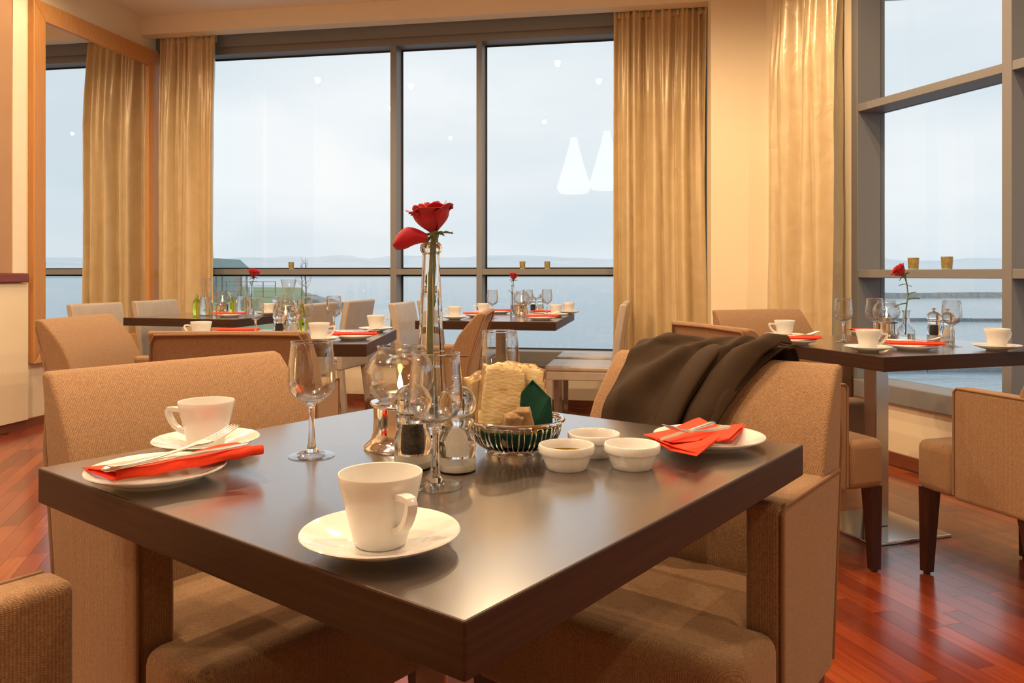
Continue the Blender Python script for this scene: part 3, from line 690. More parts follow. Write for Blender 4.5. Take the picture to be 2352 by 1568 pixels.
def tall_vase(p, label, k=1.0):
    t = thing('bud_vase', label, 'vase', (p.x, p.y, TZ), 0); t.scale = (k, k, k)
    o = [(0, 0), (.0290, 0), (.0302, .003), (.0300, .012), (.0225, .152), (.0143, .308), (.0145, .313), (.0180, .318), (.0190, .324), (.0175, .330), (.0140, .3335)]
    i = [(.0115, .3325), (.0098, .326), (.0095, .312), (.0100, .300), (.0180, .152), (.0245, .030), (.0225, .016), (0, .013)]
    obj('body', cached('tvase', lambda: MB().lathe(o + i, 10).mesh('body', 'clear_glass', True, 20)), t)
    obj('water', cached('tvasew', lambda: MB().lathe([(0, .0135), (.0215, .0165), (.0235, .030), (.0185, .120), (0, .120)], 24).mesh('water', 'water', True, 50)), t)
    return t
def flask_vase(p, label):
    t = thing('flask_vase', label, 'vase', (p.x, p.y, TZ), 0)
    o = [(0, 0), (.0300, 0), (.0335, .004), (.0340, .030), (.0325, .050), (.0220, .066), (.0145, .076), (.0125, .095), (.0130, .120), (.0165, .128)]
    obj('body', MB().lathe(o + [(.0155, .1285)] + [(max(r - .0022, .003), z) for r, z in reversed(o[3:9])] + [(.0310, .008), (0, .006)], 36).mesh('body', 'clear_glass', True, 50), t)
    obj('water', MB().lathe([(0, .0065), (.0305, .0085), (.0312, .030), (.0305, .036), (0, .036)], 32).mesh('water', 'water', True, 50), t)
def bottle(p, label):
    t = thing('juice_bottle', label, 'bottle', (p.x, p.y, TZ), 0)
    obj('body', cached('lbot', lambda: MB().lathe([(0, 0), (.024, 0), (.026, .004), (.026, .075), (.020, .095), (.011, .110), (.010, .135), (0, .135)], 28).mesh('body', 'lime_glass', True, 50)), t)
    obj('cap', cached('lcap', lambda: MB().lathe([(0, .1352), (.0115, .1352), (.0115, .148), (0, .148)], 20).mesh('cap', 'tin', True, 40)), t)
def votive(p, z, label, r=.033, h=.062):
    t = thing('votive_glass', label, 'candle glass', (p.x, p.y, z), 0, 'gold mottled votive glasses on the window rail')
    k = r / .033
    obj('cup', cached('votive', lambda: MB().lathe([(0, .002), (.026, .002), (.0285, .008), (.0325, .062), (.0312, .0622), (.0272, .010), (0, .009)], 32).mesh('cup', 'votive_gold', True, 50)), t, scale=(k, k, h / .062))
    obj('foot', cached('votivef', lambda: MB().lathe([(0, 0), (.027, 0), (.0285, .004), (.0285, .0078), (.0262, .0079), (0, .0019)], 32).mesh('foot', 'votive_glass', True, 50)), t, scale=(k, k, h / .062))

# ------------------------------------------------------------------ cutlery
def fork_parts(t):
    L = .172
    def sz(x): return .004 + .010 * (x / L) ** 2 - .006 * math.sin(PI * x / L)
    m = MB(); xs = [0, .004, .012, .03, .06, .09, .105, .112]; ws = [.004, .0078, .0092, .0080, .0050, .0036, .0036, .0050]
    vs = []; fs = []
    for x, w_ in zip(xs, ws):
        for dy in (-1, 1):
            for dz in (-1, 1): vs.append((x, dy * w_, sz(x) + dz * .0012))
    for k in range(len(xs) - 1):
        a = k * 4; b = a + 4
        fs += [(a, a + 2, b + 2, b), (a + 1, b + 1, b + 3, a + 3), (a, b, b + 1, a + 1), (a + 2, a + 3, b + 3, b + 2)]
    e = (len(xs) - 1) * 4; fs += [(0, 1, 3, 2), (e, e + 2, e + 3, e + 1)]
    obj('handle', cached('fork_h', lambda: m.add(vs, fs).mesh('handle', 'cutlery_steel', True, 50)), t, bevel=.0008, seg=2)
    def palm():
        xs = [.112, .118, .126, .134]; ws = [.0050, .0092, .0112, .0114]; vs = []; fs = []
        for x, w_ in zip(xs, ws):
            for dy in (-1, 1):
                for dz in (-1, 1): vs.append((x, dy * w_, sz(x) - .003 * math.sin(PI * (x - .112) / .06) + dz * .0009))
        for k in range(3):
            a = k * 4; b = a + 4
            fs.extend([(a, a + 2, b + 2, b), (a + 1, b + 1, b + 3, a + 3), (a, b, b + 1, a + 1), (a + 2, a + 3, b + 3, b + 2)])
        fs.extend([(0, 1, 3, 2), (12, 14, 15, 13)])
        return MB().add(vs, fs).mesh('palm', 'cutlery_steel', True, 50)
    obj('palm', cached('fork_p', palm), t)
    for k in range(4):
        y = (k - 1.5) * .0063
        obj('tine', cached('fork_t%d' % k, lambda: MB().tube([(x, y * (1 - .1 * (x - .134) / .04), sz(x) - .003 * math.sin(PI * min(1, (x - .112) / .06))) for x in (.133, .145, .158, .170, .178)], [.0018, .0017, .0016, .0013, .0005], 6).mesh('tine', 'cutlery_steel', True, 60)), t)
def knife_parts(t):
    obj('handle', cached('kn_h', lambda: MB().tube([(0, 0, .004), (.004, 0, .004), (.02, 0, .004), (.06, 0, .004), (.085, 0, .004), (.09, 0, .004)], [.002, .0062, .0068, .0055, .0046, .004], 12, flat=(1, .55)).mesh('handle', 'cutlery_steel', True, 60)), t)
    obj('blade', cached('kn_b', lambda: MB().prism([(.0895, -.0045), (.12, -.0078), (.165, -.0080), (.185, -.0055), (.194, .0030), (.188, .0046), (.0895, .0040)], .0032, .0048).mesh('blade', 'cutlery_steel', True, 30)), t)
def lay(kind, a, b, label, k=1.):
    v = Vector(b) - Vector(a)
    t = thing(kind, label, kind, a, 0, 'steel cutlery on the red napkins')
    t.scale = (k, k, k); t.rotation_euler = (0, -math.atan2(v.z, math.hypot(v.x, v.y)), math.atan2(v.y, v.x))
    (fork_parts if kind == 'fork' else knife_parts)(t)

# ------------------------------------------------------------------ napkins
def napkin_roll(Upts, Wpts, label, r=.006):       # folded sheet between an upper edge and a rounded lower edge that tucks under
    base = Vector(Wpts[0]); nU, nW = len(Upts) - 1, len(Wpts) - 1
    def lerp(P, s):
        n = len(P) - 1; k = min(int(s * n), n - 1); f = s * n - k
        return Vector(P[k]).lerp(Vector(P[k + 1]), f)
    t = thing('napkin', label, 'napkin', base, 0, 'folded red paper napkins')
    def sec(s, c):
        u, w_ = lerp(Upts, s), lerp(Wpts, s); d = (w_ - u); d.z = 0; d.normalize()
        if c < .55: p = u.lerp(w_ - d * r, c / .55); p.z += r * 2 * (c / .55) * .9
        elif c < .8:
            a = PI * (c - .55) / .25; q = w_ - d * r; p = q + d * (r * math.sin(a)) + Vector((0, 0, r + r * math.cos(a) - r * .1))
        else: p = (w_ - d * r).lerp(u, (c - .8) / .2 * .7); p.z -= 0; 
        p.z += .0012 * math.sin(s * 23) * c
        return p - base
    obj('fold', MB().grid(sec, 34, 30).mesh('fold', 'red_napkin', True, 180, fix=False), t, solid=.0014)
    u0 = lerp(Upts, 0)
    def under(s, c):
        u, w_ = lerp(Upts, s), lerp(Wpts, s); p = (w_).lerp(u, .12 + .8 * c); p.z -= .0014; return p - base
    obj('under_layer', MB().grid(under, 20, 6).mesh('under_layer', 'red_napkin', True, 180, fix=False), t, solid=.0012)
def napkin_flat(p, rz, label):       # small folded napkin lying across a plate
    t = thing('napkin', label, 'napkin', p, rz, 'folded red paper napkins')
    def top(a, b):
        x = (a - .5) * .20; y = (b - .5) * .07 + .012 * math.sin(a * 3); z = .004 + .007 * math.exp(-((b - .25) / .16) ** 2) + .003 * math.sin(a * 7 + b * 3) * b + .006 * max(0, abs(a - .5) - .32)
        return (x, y, z)
    obj('fold', cached('nap_top', lambda: MB().grid(top, 24, 12).mesh('fold', 'red_napkin', True, 180, fix=False)), t, solid=.0014)
    obj('under_layer', cached('nap_bot', lambda: MB().grid(lambda a, b: ((a - .5) * .185 + .01, (b - .5) * .062 - .004, .0012 + .005 * max(0, abs(a - .5) - .32)), 16, 6).mesh('under_layer', 'red_napkin', True, 180, fix=False)), t, solid=.0012)
def setting_plate(px, py, rz, where, cutlery=False):
    p = at(px, py, TZ + .015); plate_at(p, 'white side plate with red napkin ' + where)
    q = Vector((p.x, p.y, TZ + .0200)); napkin_flat(q, rz, 'folded red napkin on the plate ' + where)
    if cutlery:
        c, s = math.cos(rz), math.sin(rz)
        def L(x, y, z): return Vector((p.x + c * x - s * y, p.y + s * x + c * y, TZ + z))
        lay('fork', L(-.075, .012, .0300), L(.085, -.002, .0350), 'steel fork on the red napkin ' + where)
        lay('knife', L(-.085, .024, .0300), L(.095, .022, .0310), 'steel knife on the red napkin ' + where)

# ------------------------------------------------------------------ roses
def petal_mesh(r0, h, wa, op, curl, ph):
    def fn(a, b):
        s = 2 * a - 1; v = b
        th = s * wa * (.35 + .65 * math.sin(min(1., v * 1.15) * PI * .56))
        r = r0 * (.14 + .86 * math.sin(min(1, v * 1.55) * PI / 2)) + op * v ** 2.5 + curl * v ** 7 * (1 - .3 * s * s)
        z = h * (v - .16 * s * s * v ** 2) + .0015 * math.sin(5 * s + ph) * v
        return (r * math.cos(th), r * math.sin(th), z - curl * .6 * v ** 9)
    return MB().grid(fn, 12, 10).mesh('petal', 'rose_petal', True, 180, fix=False)
def leaf_mesh(L=.045, W=.02):
    def fn(a, b):
        s = 2 * a - 1; w_ = W / 2 * math.sin(PI * b ** .8) ** .8 if 0 < b < 1 else 0
        return (b * L, s * w_, .003 * abs(s) - .010 * b * b + .001 * math.sin(b * 20) * abs(s))
    return MB().grid(fn, 6, 10).mesh('leaf', 'leaf_green', True, 180, fix=False)
def rose(pts, axis, label, hs=1.0, leaves=(), droop=False, sr=.0028):
    pts = [Vector(p) for p in pts]; b = pts[0]; top = pts[-1]
    t = thing('rose', label, 'rose', b, 0, 'single red roses')
    obj('stem', MB().tube([p - b for p in pts], [sr] * (len(pts) - 1) + [sr * 1.1], 8).mesh('stem', 'stem_green', True, 60), t)
    q = Vector((0, 0, 1)).rotation_difference(Vector(axis).normalized()).to_euler()
    spec = [(.008, .047, 1.5, .000, .000, 3), (.014, .047, 1.15, .002, .002, 4), (.020, .047, .95, .003, .004, 5), (.0255, .045, .86, .004, .008, 5)]
    for k, (r0, h, wa, op, cu, n) in enumerate(spec):
        me = cached('petal%d' % k, lambda: petal_mesh(r0, h, wa, op, cu, k))
        for i in range(n):
            m = Matrix.Rotation(2 * PI * (i / n) + k * .7, 4, 'Z')
            e = (q.to_matrix().to_4x4() @ m).to_euler()
            obj('petal', me, t, top - b + Vector(axis).normalized() * .004 * hs, e, (hs, hs, hs), solid=.0007)
    for i in range(5):
        e = (q.to_matrix().to_4x4() @ Matrix.Rotation(2 * PI * i / 5 + .3, 4, 'Z') @ Matrix.Rotation(-.25 + .5 * (i % 2), 4, 'Y')).to_euler()
        obj('sepal', cached('sepal', lambda: leaf_mesh(.028, .007)), t, top - b, e, (hs, hs, hs), solid=.0006)
    obj('calyx', cached('calyx', lambda: MB().lathe([(0, -.008), (.004, -.007), (.0068, -.002), (.0075, .004), (.006, .009), (0, .010)], 16).mesh('calyx', 'stem_green', True, 60)), t, top - b, q, (hs, hs, hs))
    for (f, rz, ry, k) in leaves:
        i = f * (len(pts) - 1); j = min(int(i), len(pts) - 2); p = pts[j].lerp(pts[j + 1], i - j)
        obj('leaf', cached('rleaf', leaf_mesh), t, p - b, (0, ry, rz), (k, k, k), solid=.0007)
    if droop:
        def fn(a, c):
            s = 2 * a - 1; w_ = .007 + .012 * c / .6 if c < .6 else .019 * math.sqrt(max(0.01, 1 - ((c - .6) / .4) ** 2))
            return (-.006 - c * .058, -.002 - .006 * c + .006 * s * s, -.002 - .012 * c ** 2 + w_ * s * .95 + .006 * math.sin(c * 3))
        obj('petal', MB().grid(fn, 12, 14).mesh('petal', 'rose_petal', True, 180, fix=False), t, top - b + Vector((-.004, -.014, -.004)), solid=.0008)
    return t

# ------------------------------------------------------------------ nearest table
setting_cup(874, 1221, -.95, 'standing at the near corner of the nearest table')
setting_cup(474, 1008, PI - .15, 'by the left armchair on the nearest table')
setting_cup(1165, 905, .9, 'behind the bread basket')
pl = at(360, 1073, TZ + .018); plate_at(pl, 'white side plate at the left end of the nearest table')
pr = at(1628, 999, TZ + .018); plate_at(pr, 'white side plate in front of the coat draped armchair')
zn = TZ + .0225
napkin_roll([at(189, 1074, zn), at(300, 1062, zn), at(420, 1045, zn), at(500, 1022, zn + .002), at(545, 1016, zn + .004), at(590, 1030, zn + .004)],
            [at(268, 1104, zn - .001), at(352, 1090, zn), at(436, 1074, zn), at(520, 1058, zn + .002), at(565, 1049, zn + .004), at(606, 1041, zn + .005)], 'orange red napkin rolled along the plate by the left armchair')
ka = at(234, 1086, TZ + .0335); kb = at(545, 1030, TZ + .0365); lay('knife', ka, ka + (kb - ka).normalized() * .1, 'steel knife lying on the rolled napkin')
fa = at(250, 1078, TZ + .0395); fb = at(528, 1004, TZ + .052); lay('fork', fa, fa + (fb - fa).normalized() * .1, 'steel fork lying on the rolled napkin')
# right napkin: layered, spread like a zigzag
def napkin_layers():
    c = at(1600, 1004, TZ + .021)
    t = thing('napkin', 'orange red napkin spread in layers before the coat draped armchair', 'napkin', c, 0, 'folded red paper napkins')
    polys = [
        ([(1478, 998), (1540, 988), (1592, 960), (1606, 958), (1632, 974), (1652, 985), (1600, 1012), (1545, 1018)], .0065),
        ([(1478, 998), (1545, 1014), (1600, 1012), (1660, 1004), (1600, 1046), (1540, 1030)], .0022),
        ([(1478, 999), (1548, 1013), (1602, 1012), (1652, 1006), (1606, 1038), (1545, 1024)], .0050),
        ([(1600, 1010), (1632, 974), (1656, 982), (1680, 978), (1714, 974), (1682, 1012), (1652, 1013)], .0022),
        ([(1604, 1006), (1634, 972), (1658, 980), (1682, 975), (1710, 972), (1674, 1010), (1648, 1010)], .0062)]
    for k, (pl_, dz) in enumerate(polys):
        P = [at(x, y, TZ + .0185 + dz) for x, y in pl_]; n = len(P)
        top = [(p.x - c.x, p.y - c.y, p.z - c.z + .0022 * math.sin(i * 2.1 + k)) for i, p in enumerate(P)]
        m = MB(); m.add(top + [(x, y, z - .0012) for x, y, z in top], [tuple(range(n)), tuple(reversed(range(n, 2 * n)))] + [(i, n + i, n + (i + 1) % n, (i + 1) % n) for i in range(n)])
        obj('layer', m.mesh('layer', 'red_napkin', False), t)
napkin_layers()
a = at(1672, 983, TZ + .040); b = at(1552, 996, TZ + .050); lay('fork', a, a + (b - a), 'steel fork on the layered napkin', .9)
a = at(1640, 975, TZ + .0335); b = at(1515, 1016, TZ + .0305); lay('knife', a, a + (b - a), 'steel knife on the layered napkin', .85)
wine_glass(at(716, 1047, TZ), 'wine glass standing alone in front of the left armchair')
wine_glass(at(1001, 1117, TZ), 'wine glass in front of the pepper and salt mills')
wine_glass(Vector((-.022, 1.43, 0)), 'wine glass behind the bread basket')
mill(at(948, 1075, TZ), 'pepper', 'clear pepper mill beside the silver candle lamp on the nearest table')
mill(at(1050, 1081, TZ), 'salt', 'clear salt mill between wine glass and bread basket')
candle_holder(at(919, 1026, TZ), 'silver candle lamp with lit tealight in a globe on the nearest table')
vp = Vector(((990 - 1176) / F * 1.36, 1.36, TZ)); tall_vase(vp, 'tall clear glass vase holding the large red rose')
rose([vp + Vector((.004, 0, .03)), vp + Vector((-.002, 0, .16)), vp + Vector((0, 0, .25)), vp + Vector((.004, -.001, .325)), vp + Vector((.006, -.002, .345))], (-.16, -.10, 1), 'large red rose in the tall glass vase', 1.12, [(.62, 2.6, 1.1, .7), (.5, -.4, 1.2, .6)], True, .0056)
def basket(p):
    t = thing('bread_basket', 'round silver wire basket filled with bread', 'basket', (p.x, p.y, TZ))
    R, Zr = .074, .0535
    obj('rim', MB().tube([(R * math.cos(a), R * math.sin(a), Zr) for a in [2 * PI * k / 56 for k in range(56)]], .0034, 10, True).mesh('rim', 'chrome'), t)
    obj('foot_ring', MB().lathe([(.0455, 0), (.0470, 0), (.0470, .003), (.0455, .004), (.0455, .0085), (.0465, .010), (.0455, .0115), (.0440, .0115), (.0435, .001), (.0455, 0)], 48).mesh('foot_ring', 'chrome', True, 40), t)
    obj('base_disc', MB().lathe([(0, .010), (.0445, .010), (.0445, .0116), (0, .0116)], 40).mesh('base_disc', 'chrome', True, 40), t)
    def prof(s): return .046 + .0255 * math.sin(s * PI / 2), .0115 + .0385 * (1 - math.cos(s * PI / 2)) ** .9
    n = 24; hw_ = PI / n * .62; pts = []
    for k in range(8): r, z = prof(k / 8 * .92); pts.append((r, -hw_ * (.75 + .25 * k / 8), z))
    for k in range(7):
        a = PI * k / 6; r, z = prof(.92 + .07 * math.sin(a)); pts.append((r, -hw_ * math.cos(a), z))
    for k in range(7, -1, -1): r, z = prof(k / 8 * .92); pts.append((r, hw_ * (.75 + .25 * k / 8), z))
    lm = MB().tube([(r * math.cos(a), r * math.sin(a), z) for r, a, z in pts], .0013, 6).mesh('wire_loop', 'chrome')
    for k in range(n): obj('wire_loop', lm, t, rot=(0, 0, 2 * PI * k / n))
    obj('lower_wire', MB().tube([(.0724 * math.cos(a), .0724 * math.sin(a), .0500) for a in [2 * PI * k / 56 for k in range(56)]], .0013, 6, True).mesh('lower_wire', 'chrome'), t)
bp = at(1184, 1040, TZ); basket(bp)
def green_napkin(p):
    t = thing('green_napkin', 'dark green napkin folded upright in the bread basket', 'napkin', (p.x, p.y, TZ + .0125))
    def liner(a, b):
        an = 2 * PI * a; s = b
        r = .041 * min(1, s * 1.5) + .0200 * max(0, s - .45) / .55 * 1.0; z = .0008 + .028 * max(0, s - .45) ** 1.6 / .55 ** 1.6
        return (r * math.cos(an), r * math.sin(an), z + .001 * math.sin(6 * an) * s)
    obj('liner', MB().grid(liner, 40, 12).mesh('liner', 'green_napkin', True, 180, fix=False), t, solid=.0012)
    o = Vector((p.x, p.y, TZ + .0125))
    def P(px, py, y): return Vector(((px - 1176) / F * y, y, H - (py - HZ) / F * y)) - o
    Y = p.y - .012
    A, B, Cc, Dd, E_ = P(1192, 1000, Y - .012), P(1196, 902, Y + .004), P(1223, 873, Y + .010), P(1265, 914, Y - .006), P(1214, 1000, Y - .018)
    def left(a, b):
        l = A.lerp(B, min(1, b / .78)) if b < .78 else B.lerp(Cc, (b - .78) / .22)
        r = E_.lerp(Dd, min(1, b / .8)) if b < .8 else Dd.lerp(Cc, (b - .8) / .2)
        q = l.lerp(r, a); q.y += .007 * math.sin(PI * a) * (1 - b * .4); return q
    obj('fold', MB().grid(left, 12, 20).mesh('fold', 'green_napkin', True, 180, fix=False), t, solid=.0016)
    G = P(1270, 985, Y - .004)
    def right(a, b):
        q = E_.lerp(G, a).lerp(Dd, b); q.y -= .004 * math.sin(PI * a) * (1 - b); return q
    obj('fold', MB().grid(right, 8, 14).mesh('fold', 'green_napkin', True, 180, fix=False), t, solid=.0016)
green_napkin(bp)
def bread(c, size, rot, label, seed, crusty=.0):
    t = thing('bread_slice', label, 'bread', c, 0, 'bread pieces in the basket'); t.rotation_euler = rot
    b = bmesh.new(); bmesh.ops.create_cube(b, size=1.0); bmesh.ops.subdivide_edges(b, edges=b.edges, cuts=11, use_grid_fill=True)
    for v in b.verts:
        p = v.co * 2; l = max(abs(p.x), abs(p.y), abs(p.z)); n = p.normalized() * 1.0
        q = p.lerp(n * 1.15, .38)
        d = 1 +   .14 * noise.noise(p * 1.7 + Vector((seed * 3.1, 0, 0))) +   .035 * noise.noise(p * 5 + Vector((0, seed, 0)))
        v.co = Vector((q.x * size[0], q.y * size[1], q.z * size[2])) * .5 * d
    crumb = bmesh.new(); me = bpy.data.meshes.new('slice'); b.normal_update()
    for f in b.faces:
        f.smooth = True
        n = f.normal; f.material_index = 0 if abs(n.y) > .62 and crusty < .5 else 1
    b.to_mesh(me); b.free(); crumb.free(); me.materials.append(MATS['bread_crumb']); me.materials.append(MATS['bread_crust'])
    zmin = min(v.co.z for v in me.vertices)
    obj('slice', me, t)
bread(bp + Vector((-.024, -.008, .083)), (.070, .026, .110), (-.10, .16, .30), 'broad pale bread slice leaning at the left of the basket', 1)
bread(bp + Vector((-.052, .010, .081)), (.050, .022, .085), (.05, -.18, .55), 'small bread slice at the left rim of the basket', 2)
bread(bp + Vector((.004, .022, .086)), (.085, .026, .100), (-.08, .10, -.25), 'bread slice at the back of the basket', 3)
bread(bp + Vector((-.006, -.044, .045)), (.030, .022, .050), (.25, .1, .2), 'brown crusty bread end low in the basket, left of the other', 4, 1.)
bread(bp + Vector((.014, -.036, .048)), (.028, .022, .058), (.2, -.2, -.1), 'brown crusty bread end low in the basket beside the green napkin', 5, 1.)
def ramekin(px, py, label, fill=None):
    p = at(px, py, TZ); t = thing('ramekin', label, 'bowl', (p.x, p.y, TZ), 0, 'small white ramekins')
    o = [(0, .0008), (.026, .0008), (.0275, 0), (.0288, .001), (.0330, .012), (.0372, .0228), (.0398, .0236), (.0405, .0250), (.0405, .0330), (.0395, .0348), (.0380, .0350), (.0368, .0335), (.0350, .0250), (.0310, .012), (.0270, .0055), (0, .0045)]
    obj('bowl', cached('ramekin', lambda: MB().lathe(o, 48).mesh('bowl', 'stoneware', True, 40)), t)
    if fill == 'oil': obj('oil', MB().lathe([(0, .0048), (.0265, .0058), (.0305, .0122), (.0338, .0220), (0, .0220)], 36).mesh('oil', 'olive_oil', True, 40), t)
    if fill == 'spice': obj('spice', MB().lathe([(0, .0048), (.0265, .0058), (.0305, .0122), (.022, .0185), (.010, .0235), (0, .0245)], 36).mesh('spice', 'spice', True, 60), t)
ramekin(1301, 1075, 'white ramekin holding yellow oil, beside the bread basket', 'oil')
ramekin(1452, 1073, 'empty white ramekin nearest the layered napkin', None)
ramekin(1364, 1045, 'white ramekin with brown spice, behind the other two', 'spice')

# ------------------------------------------------------------------ table by the angled window
W_ = ' on the angled window table'
setting_cup(1802, 768, PI, 'at the far left' + W_)
setting_cup(1994, 796, -.1, 'at the near corner' + W_)
setting_cup(2290, 793, .35, 'at the right end' + W_)
setting_plate(1824, 781, .1, 'at the left side' + W_, True)
setting_plate(2097, 794, -.15, 'at the near side' + W_, True)
setting_plate(2000, 762, .1, 'at the far side' + W_)
wine_glass(at(1937, 785, TZ), 'wine glass nearest the curtain' + W_)
wine_glass(at(2009, 783, TZ), 'wine glass before the candle lamp' + W_)
wine_glass(at(2186, 795, TZ), 'wine glass right of the mills' + W_)
candle_holder(at(2036, 777, TZ), 'silver candle lamp with glass globe' + W_)
vp = at(2081, 785, TZ); flask_vase(vp, 'small clear flask vase with a leafy red rose')
rose([vp + Vector((-.002, 0, .03)), vp + Vector((0, 0, .13)), vp + Vector((.008, 0, .19)), vp + Vector((.004, 0, .235)), vp + Vector((-.006, 0, .27))], (-.75, .1, .75), 'red rose leaning left in the small flask vase', .95, [(.42, .1, -.3, 1.2), (.5, .3, -.5, .9), (.36, 2.9, .1, 1.1), (.75, 3.0, 0, .75), (.72, .2, .0, .5)], False, .0026)
mill(at(2145, 781, TZ), 'pepper', 'clear pepper mill' + W_)
mill(at(2176, 784, TZ), 'salt', 'clear salt mill' + W_)

# ------------------------------------------------------------------ middle table
W_ = ' on the middle table'
def V2(px, y): return Vector(((px - 1176) / F * y, y, TZ))
def cup_xy(v, rz, where): saucer_at(v, 'round white saucer ' + where); cup_at(v, rz, 'white coffee cup ' + where)
def plate_xy(v, rz, where, cut=False):
    setting_plate(1176 + F * v.x / v.y, HZ + F * (H - TZ - .015) / v.y, rz, where, cut)
cup_xy(V2(462, 3.30), PI + .2, 'at the left end' + W_)
cup_xy(V2(733, 3.22), 0., 'behind the brown backed armchair' + W_)
cup_xy(V2(863, 3.80), .6, 'at the far right corner' + W_)
plate_xy(V2(545, 3.60), .05, 'at the left side' + W_)
plate_xy(V2(812, 3.36), .08, 'at the near right corner' + W_, True)
wine_glass(V2(587, 3.40), 'wine glass at the left' + W_)
wine_glass(V2(700, 3.50), 'wine glass right of the candle lamp' + W_)
wine_glass(V2(767, 3.62), 'wine glass at the right' + W_)
mill(V2(641, 3.42), 'pepper', 'clear pepper mill' + W_); mill(V2(673, 3.42), 'salt', 'clear salt mill' + W_)
candle_holder(V2(656, 3.62), 'silver candle lamp glowing' + W_)
carafe(V2(663, 3.84), 'clear water carafe behind the candle lamp' + W_)
bottle(V2(693, 3.74), 'lime green juice bottle' + W_)

# ------------------------------------------------------------------ carafe table by the mirror
W_ = ' on the mirror side table'
carafe(V2(473, 5.22), 'clear water carafe at the left' + W_)
carafe(V2(556, 5.34), 'clear water carafe in the middle' + W_)
bottle(V2(452, 5.32), 'lime green juice bottle at the left' + W_)
bottle(V2(530, 5.52), 'lime green juice bottle in the middle' + W_)
candle_holder(V2(511, 5.32), 'silver candle lamp' + W_)
plate_xy(V2(527, 5.06), .1, 'at the near side' + W_)
cup_xy(V2(615, 5.30), 2.5, 'at the right end' + W_)
vp = V2(578, 5.52); tall_vase(vp, 'clear bud vase behind the carafes', .62)
rose([vp + Vector((0, 0, .03)), vp + Vector((.002, 0, .2)), vp + Vector((.012, 0, .235)), vp + Vector((.010, 0, .250))], (.3, -.3, 1), 'red rose behind the carafes', 1.15, [(.55, 2.7, .1, .8), (.5, .4, -.4, .7)], False, .0028)
mill(V2(634, 5.42), 'pepper', 'clear pepper mill' + W_)

# ------------------------------------------------------------------ window table
W_ = ' on the window table'
cup_xy(V2(1044, 4.80), 3.0, 'at the near left' + W_)
cup_xy(V2(1110, 5.30), 3.2, 'at the far left' + W_)
cup_xy(V2(1277, 5.10), 1.8, 'at the near right' + W_)
cup_xy(V2(1306, 5.45), 1.6, 'at the far right' + W_)
plate_xy(V2(1099, 5.06), .1, 'at the left side' + W_)
plate_xy(V2(1146, 5.50), .1, 'at the far side' + W_)
plate_xy(V2(1243, 4.76), .1, 'at the near side' + W_, True)
plate_xy(V2(1254, 5.33), .1, 'at the right side' + W_)
wine_glass(V2(1131, 4.92), 'wine glass at the left' + W_)
wine_glass(V2(1212, 5.03), 'wine glass in the middle' + W_)
wine_glass(V2(1256, 5.17), 'wine glass at the right' + W_)
vp = V2(1178, 5.15); tall_vase(vp, 'clear bud vase with a rose' + W_, .62)
rose([vp + Vector((0, 0, .03)), vp + Vector((-.003, 0, .14)), vp + Vector((.003, 0, .22)), vp + Vector((.003, 0, .235))], (.05, -.1, 1), 'red rose standing upright' + W_, .95, [(.35, 3.0, -1., .8)], False, .0026)
candle_holder(V2(1198, 5.28), 'silver candle lamp' + W_)
mill(V2(1224, 5.50), 'pepper', 'clear pepper mill' + W_); mill(V2(1241, 5.50), 'salt', 'clear salt mill' + W_)

# ------------------------------------------------------------------ votive glasses on the window rails
def on_rail1(px): r = Vector(((px - 1176) / F, 1, 0)); s = (NW + .045) / r.dot(N_); return r * s
for px, lb in ((669, 'gold votive glass alone on the rail near the mirror side'), (1200, 'gold votive glass left of its twin above the window table'), (1257, 'gold votive glass right of its twin above the window table')):
    votive(on_rail1(px), 1.064, lb, .024, .058)
def on_rail2(px): r = Vector(((px - 1176) / F, 1, 0)); s = (P0 + Q * .045).dot(Q) / r.dot(Q); return r * s
votive(on_rail2(2098), 1.05, 'greenish gold votive glass on the angled window rail, left of two', .0285, .062)
votive(on_rail2(2175), 1.05, 'greenish gold votive glass on the angled window rail, right of two', .0285, .064)

